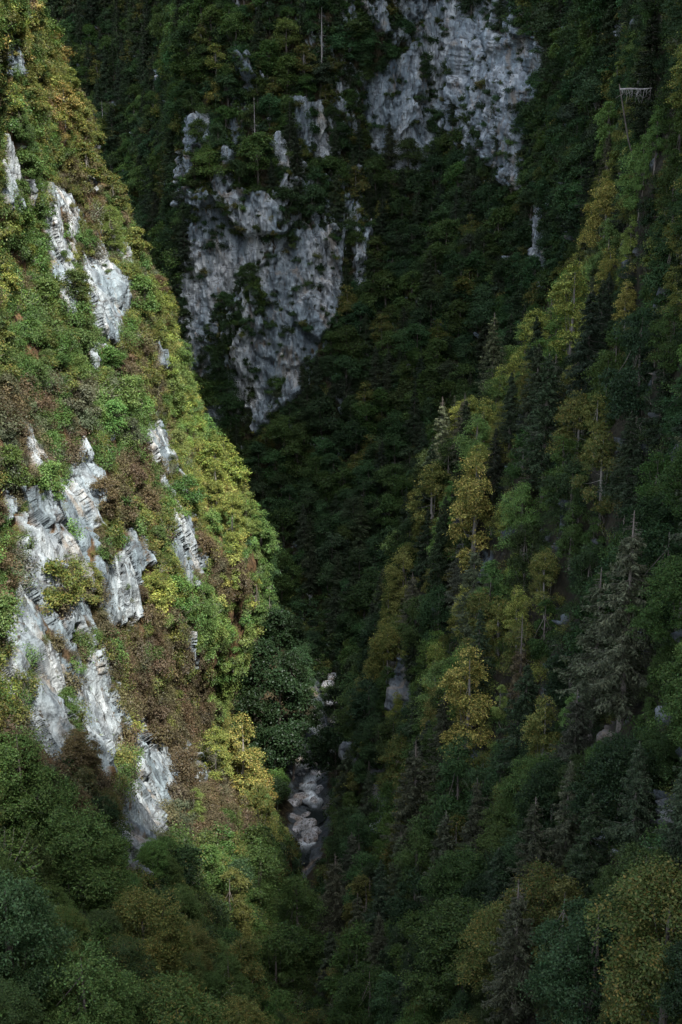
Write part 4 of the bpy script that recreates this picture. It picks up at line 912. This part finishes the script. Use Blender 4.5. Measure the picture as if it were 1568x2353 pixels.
# ------------------------------------------------------------------ what each one is called: its look, then the landmark it stands by
MARKS = dict(
 A=[(20,120,'highest white crag'),(20,370,'white crag at the edge'),(135,610,'slim pale rib'),(235,700,'upper white slab'),(265,530,'lone round tree'),(350,1020,'small skyline crag'),(195,1130,'white pillar crag'),(60,1330,'white edge cliff'),(255,1340,'forked white crag'),
    (425,1260,'long white sliver'),(205,1640,'broken white cliff'),(95,1600,'leaning grey slab'),(335,1850,'lowest white cliff'),(560,1740,'big golden tree'),(600,1320,'fresh green thicket'),(430,1490,'narrow white crag'),(170,350,'orange skyline trees'),(60,980,'thin slanting slab'),(60,2000,'near leafy tree'),(345,2150,'near orange-topped tree'),(640,2200,'dark gorge bottom'),(60,2320,'lower left corner'),(420,2000,'foot of the rusty scrub'),(540,2320,'bottom edge olive tree')],
 B=[(1460,210,'fallen bleached trunk'),(1385,520,'straw yellow tree'),(1300,740,'biggest yellow spur tree'),(1078,1180,'tall yellow column tree'),(1205,1180,'green domed tree'),(1425,1400,'tallest spruce'),(1190,1520,'brown dying spruce'),(1062,1620,'slender yellow-green tree'),
    (1236,1700,'pale-trunked birch'),(925,1600,'grey slab crag'),(875,1840,'hanging grey crag'),(1172,2180,'large grey spruce'),(1545,900,'dark edge crag'),(1285,2130,'tall leafy tree'),(1085,1900,'thin bare-trunked spruce'),(985,1150,'olive skyline tree'),(862,2200,'drooping grey spruce')],
 C=[(1030,180,'biggest far cliff'),(660,760,'large far cliff'),(490,620,'left far cliff strip'),(455,310,'far rock rib'),(593,270,'bleached snag'),(740,80,'bleached dead spruce'),(365,180,'pale ravine rock'),(375,400,'free-standing spruce'),(832,600,'narrow white scar'),
    (1190,620,'dark grey crag'),(705,1390,'upstream white boulders'),(750,1540,'middle stretch boulders'),(710,290,'small cliff patch'),(150,80,'sunny skyline')],
 F=[(705,1390,'upstream white boulders'),(750,1540,'middle stretch boulders'),(700,1880,'near stream boulders')])
GROUPS = dict(A='scrub and small trees of the sunny gorge slope', B='trees of the shaded right slope', C='trees of the far forest', F='trees along the stream')
ORD = {1: 'first', 2: 'second', 3: 'third', 4: 'fourth', 5: 'fifth', 6: 'sixth', 7: 'seventh', 8: 'eighth', 9: 'ninth', 10: 'tenth', 11: 'eleventh', 12: 'twelfth', 13: 'thirteenth', 14: 'fourteenth', 15: 'fifteenth', 16: 'sixteenth', 17: 'seventeenth', 18: 'eighteenth', 19: 'nineteenth', 20: 'twentieth', 21: 'twenty-first', 22: 'twenty-second', 23: 'twenty-third', 24: 'twenty-fourth', 25: 'twenty-fifth', 26: 'twenty-sixth'}
bins = {}
for it in solo:
    if it['label']: it['group'] = 'trees standing out in the gorge'; continue
    key = it.get('sh', 'C'); it['group'] = GROUPS[key]
    m = min(MARKS[key], key=lambda q: math.hypot(it['cx'] - q[0], (it['cy'] - q[1]) * .8)); dx, dy = it['cx'] - m[0], it['cy'] - m[1]
    rel = ('right of' if dx > 0 else 'left of') if abs(dx) > abs(dy) else ('below' if dy > 0 else 'above')
    noun = dict(broadleaf_tree='leafy tree', spruce_tree='spruce', dead_tree='dead tree', shrub='bush')[it['name']]
    if it['kind'] == 'shrub_twiggy': noun = 'twiggy bush'
    col = TN[it['tint']] if it['name'] != 'spruce_tree' else ('greyish' if it['kind'] == 'thin_spruce' else 'dark green')
    far = 'nearby' if math.hypot(dx, dy) < 110 else 'farther'
    bins.setdefault((col, noun, rel, m[2], far), []).append(it)
for (col, noun, rel, mk_, far), L_ in bins.items():
    L_.sort(key=lambda i: i['cy']); n = len(L_); where = ('just ' if far == 'nearby' else 'well ') + rel + ' the ' + mk_
    for k, it in enumerate(L_):
        if n == 1: it['label'] = '%s %s %s' % (col, noun, where)
        elif n == 2: it['label'] = '%s of two %s %ss %s' % (('upper', 'lower')[k], col, noun, where)
        elif k == n - 1: it['label'] = 'lowest of the %s %ss %s' % (col, noun, where)
        elif k < 26: it['label'] = ('topmost' if k == 0 else ORD[k + 1] + ' from the top') + ' of the %s %ss %s' % (col, noun, where)
        else: it['label'] = 'one of the lower %s %ss %s' % (col, noun, where)
        if it['label'].split()[-1] and len(it['label'].split()) > 16: it['label'] = ' '.join(it['label'].split()[:16])
for it in solo: it['label'] = it['label'].replace('bushs', 'bushes')
for it in solo:
    p = PROTO[it['kind']][it['var']]; parts = it['hp'] > 105 and p['c'] and p['t']
    o = bpy.data.objects.new(it['name'], None if parts else p['j']); C.objects.link(o)
    o.location = it['P']; o.rotation_euler = (0, 0, it['rot']); o.scale = it['s']; o['tint'] = [float(q) for q in it['tv']]
    tag(o, it['label'], CAT[it['name']], it.get('group'))
    if parts:
        o.empty_display_size = .5
        for nm, me in (('trunk', p['t']), ('crown', p['c'])):
            c_ = bpy.data.objects.new(nm, me); C.objects.link(c_); c_.parent = o; c_['tint'] = [float(q) for q in it['tv']]

# ------------------------------------------------------------------ boulders, water, the fallen trunk
def boulder_mesh(seed):
    import bmesh
    bm = bmesh.new(); bmesh.ops.create_icosphere(bm, subdivisions=4, radius=1); rng = np.random.RandomState(seed)
    V = np.array([v.co for v in bm.verts]); pl = unit(rng.normal(size=(22, 3))); hh = rng.uniform(.66, .95, 22)
    for n_, d in zip(pl, hh):
        s = V @ n_ - d; V -= np.maximum(s, 0)[:, None] * n_ * .93
    V += V * (fbm(V[:, 0] * 2.6 + seed, V[:, 1] * 2.6, V[:, 2] * 2.6, 4) * .09)[:, None]; V *= np.array([1.15, .9, .72])
    for v, c in zip(bm.verts, V): v.co = c
    me = bpy.data.meshes.new('boulder'); bm.to_mesh(me); bm.free()
    me.polygons.foreach_set('use_smooth', [True] * len(me.polygons)); me.materials.append(M_boulder); return me
M_boulder, nt = new_mat('stream_limestone')
co = N(nt, 'ShaderNodeNewGeometry').outputs['Position']
c = ramp(nt, ntex(nt, co, .9, 6, .65), [(.35, (.22, .23, .24)), (.5, (.34, .35, .36)), (.65, (.48, .48, .47))])
c = mixc(nt, ramp(nt, ntex(nt, co, .35, 5, .6), [(.5, (0, 0, 0)), (.62, (.8, .8, .8))]), c, (.24, .19, .15))
c = mixc(nt, ramp(nt, ntex(nt, co, 2.2, 5, .7), [(.50, (0, 0, 0)), (.58, (1, 1, 1))]), c, (.06, .055, .04))
b = N(nt, 'ShaderNodeBsdfPrincipled'); b.inputs['Roughness'].default_value = .7; nt.links.new(c, b.inputs['Base Color'])
bu = N(nt, 'ShaderNodeBump'); bu.inputs['Strength'].default_value = .7; nt.links.new(ntex(nt, co, 2.5, 6, .7), bu.inputs['Height']); nt.links.new(bu.outputs[0], b.inputs['Normal'])
nt.links.new(b.outputs[0], N(nt, 'ShaderNodeOutputMaterial').inputs[0])
BM = [boulder_mesh(s) for s in range(6)]
def boulder(px, py, r, label, sq=1.0, seed=0, dz=0):
    x, y = on_floor(px, py); o = bpy.data.objects.new('boulder', BM[seed % 6]); C.objects.link(o)
    rg = np.random.RandomState(seed + int(px * 7 + py)); o.location = (x, y, zb(y) + .35 * r + dz); o.rotation_euler = (rg.uniform(-.4, .4), rg.uniform(-.4, .4), rg.uniform(0, 6.28))
    o.scale = (r * rg.uniform(.9, 1.3), r, r * sq); tag(o, label, 'boulder', 'boulders in the stream bed')
rg = np.random.RandomState(77)
for k in range(40):
    y_ = rg.uniform(225, 440) if k > 26 else rg.uniform(245, 300); x_ = xc(y_) + rg.normal() * 2.6; r_ = rg.uniform(.35, 1.1) * (1 if y_ < 300 else 1.5)
    o = bpy.data.objects.new('boulder', BM[k % 6]); C.objects.link(o); o.location = (x_, y_, zb(y_) + .4 * r_ + .25 * abs(x_ - xc(y_)) * .5); o.rotation_euler = tuple(rg.uniform(-.8, .8, 2)) + (rg.uniform(0, 6.28),); o.scale = (r_, r_ * .9, r_)
    tag(o, 'one of the many small grey stones strewn along the ' + ('near' if y_ < 300 else 'far') + ' stretch of stream', 'boulder', 'small stones in the stream bed')

for k, q in enumerate([
 (668, 1855, 2.9, 'big brownish boulder on the near left bank above the white slabs', .9), (703, 1877, 1.7, 'smooth round white boulder in the middle of the stream bed', .8),
 (675, 1885, 3.1, 'large flat white slab under the round white boulder', .5), (700, 1903, 3.4, 'biggest white block in the stream bed, speckled with dark moss', .6),
 (672, 1912, 2.3, 'white slab at the left rim of the stream bed, beneath green leaves', .5), (722, 1912, 2.5, 'grey slab sloping into the dark pool', .6),
 (712, 1930, 2.8, 'dark shaded boulder overhanging the pool', .9), (690, 1838, 2.5, 'striped grey boulder left of the white cascade', .7), (712, 1812, 1.6, 'rounded grey boulder upstream of the cascade', .6),
 (733, 1818, 1.6, 'pale boulder on the far side of the stream above the cascade', .7), (725, 1852, 2.1, 'tan boulder right beside the foot of the cascade', .8), (728, 1785, 1.9, 'whitish block half under the trees upstream', .7),
 (722, 1765, 1.6, 'grey boulder farthest up in the near stretch of the stream', .7), (742, 1968, 2.4, 'fluted pale rock ledge below the dark pool', .5), (750, 1950, 2.2, 'pale rock ledge rising right of the dark pool', .6),
 (690, 1976, 1.3, 'small upright white stone in the lower stream bed', 1.1), (698, 1948, .8, 'smallest white stone beside the dark pool', .9), (745, 1992, 2.0, 'mossy white rock at the lower end of the visible stream', .7),
 (762, 1990, 2.0, 'brownish rock at the lower right end of the visible stream', .7), (660, 1832, 1.5, 'pale smooth rock at the upper left bank, near the golden tree', .7),
 (748, 1500, 2.6, 'largest white boulder of the middle stretch of stream', .8), (742, 1520, 2.0, 'dark-topped white boulder in the middle stretch', .8), (757, 1535, 2.4, 'white boulder leaning downstream in the middle stretch', .8),
 (752, 1556, 2.0, 'white block in the middle of the middle stretch', .9), (765, 1570, 1.8, 'small white block right of the others in the middle stretch', .9), (755, 1588, 1.7, 'lowest white boulder of the middle stretch', .9),
 (735, 1470, 1.8, 'pale stone above the middle stretch, half in leaves', .8), (715, 1455, 1.6, 'thin pale stone between dark trees on the upper stream', .6), (728, 1452, 1.5, 'small pale stone at the mossy bend of the upper stream', .6),
 (700, 1395, 3.0, 'white boulder highest up the gorge, where the stream vanishes', .8), (712, 1400, 2.3, 'white block touching the highest boulder up the gorge', .8), (692, 1380, 2.2, 'small pale rock above the highest white boulder', .8),
 (708, 1372, 2.0, 'topmost pale stone of the stream bed', .8), (764, 1630, 1.9, 'single pale stone between the near and middle stretches', .8), (768, 1665, 1.8, 'grey stone half hidden by dark leaves above the near stretch', .8), (745, 1720, 1.7, 'pale stone under dark trees above the near stretch', .8)]):
    boulder(q[0], q[1], q[2] * (.8 if q[1] > 1740 else 1.15), q[3], q[4], k, .9 if q[1] < 1740 else 0)
# water: stepped channel following the bed
M_water, nt = new_mat('water')
co = N(nt, 'ShaderNodeNewGeometry').outputs['Position']
fo = N(nt, 'ShaderNodeAttribute', attribute_name='foam')
b = N(nt, 'ShaderNodeBsdfPrincipled'); b.inputs['Roughness'].default_value = .12
ad = N(nt, 'ShaderNodeMath', operation='MULTIPLY'); nt.links.new(fo.outputs['Fac'], ad.inputs[0]); nt.links.new(ramp(nt, ntex(nt, co, 2.5, 5, .7, (1, .3, .3)), [(.3, (.2, .2, .2)), (.55, (1, 1, 1))]), ad.inputs[1])
nt.links.new(mixc(nt, ad.outputs[0], (.012, .016, .016), (.80, .88, .92)), b.inputs['Base Color'])
bu = N(nt, 'ShaderNodeBump'); bu.inputs['Strength'].default_value = .3; nt.links.new(ntex(nt, co, 3, 3, .6), bu.inputs['Height']); nt.links.new(bu.outputs[0], b.inputs['Normal'])
nt.links.new(b.outputs[0], N(nt, 'ShaderNodeOutputMaterial').inputs[0])
yw = np.linspace(215, 470, 1100); uu = np.linspace(-1, 1, 12); ph = yw / 11 + .5 * np.sin(yw / 4.3) + .3 * np.sin(yw / 2.1)
zstep = (np.floor(ph) + sstep(.0, .22, ph % 1)) * 11 * .03; zstep = zb(yw) + (zstep - (yw * .03)) + .95
wd = np.maximum(.35, 1.3 + 1.6 * fbm(yw / 5, 0 * yw, 0 * yw, 2) + .8 * (sstep(.2, .6, ph % 1)))
Pw = np.stack([xc(yw)[:, None] + .8 + uu[None] * wd[:, None], np.repeat(yw[:, None], 12, 1), np.repeat(zstep[:, None], 12, 1) - .25 * np.abs(uu[None]) ** 3], -1)
sites = [on_floor(a_, b_)[1] for a_, b_ in ((722, 1806), (708, 1838), (744, 1935), (752, 1548), (700, 1408), (752, 1600))]
foam = np.repeat(np.max([np.exp(-((yw - q_) / 3.2) ** 2) for q_ in sites], axis=0)[:, None], 12, 1) * (1 - .7 * np.abs(uu[None]) ** 2)
me = quick_mesh('stream_water', Pw.reshape(-1, 3), grid_faces(1100, 12)[:, ::-1], True, [M_water]); a = me.attributes.new('foam', 'FLOAT', 'POINT'); a.data.foreach_set('value', foam.astype(np.float32).ravel())
link('stream_water', me)['kind'] = 'structure'
# bleached trunk fallen across the trees, twigs hanging from it
M_white = bark('weathered_white_wood', (.3, .29, .27), (.6, .58, .55))
P0 = LOGP; dep = P0[1] * cp - P0[2] * sp; Lm = 72 / PH * VT * dep
fl = bpy.data.objects.new('fallen_tree', None); C.objects.link(fl); fl.location = P0; fl.rotation_euler = (0, 0, -.15); tag(fl, 'bleached fallen trunk lying level among the treetops, thin twigs hanging from it', 'fallen tree')
tm = MB(); V, F = tube([[0, 0, 0], [Lm * .35, .1, .06], [Lm * .7, .1, .02], [Lm, 0, .12]], [.12, .10, .07, .04], 7); tm.add(V, F)
st_ = MB(); V, F = tube([[5, 8, -15], [1.5, 2.5, -6], [0, 0, .05], [-.1, 0, .6]], [.12, .10, .08, .05], 7); st_.add(V, F); link('broken_stem', st_.mesh('broken_stem', [M_bark]), fl)
link('trunk', tm.mesh('fallen_trunk', [M_dead]), fl)
tm = MB(); rg = np.random.RandomState(5)
for k in range(22):
    x = rg.uniform(.05, .98) * Lm; l = rg.uniform(.3, 1.7); V, F = tube([[x, 0, 0], [x + rg.normal() * .12, rg.normal() * .2, -l * .5], [x + rg.normal() * .35, rg.normal() * .3, -l]], [.028, .02, .01], 4); tm.add(V, F)
link('branches', tm.mesh('fallen_twigs', [M_dead]), fl)
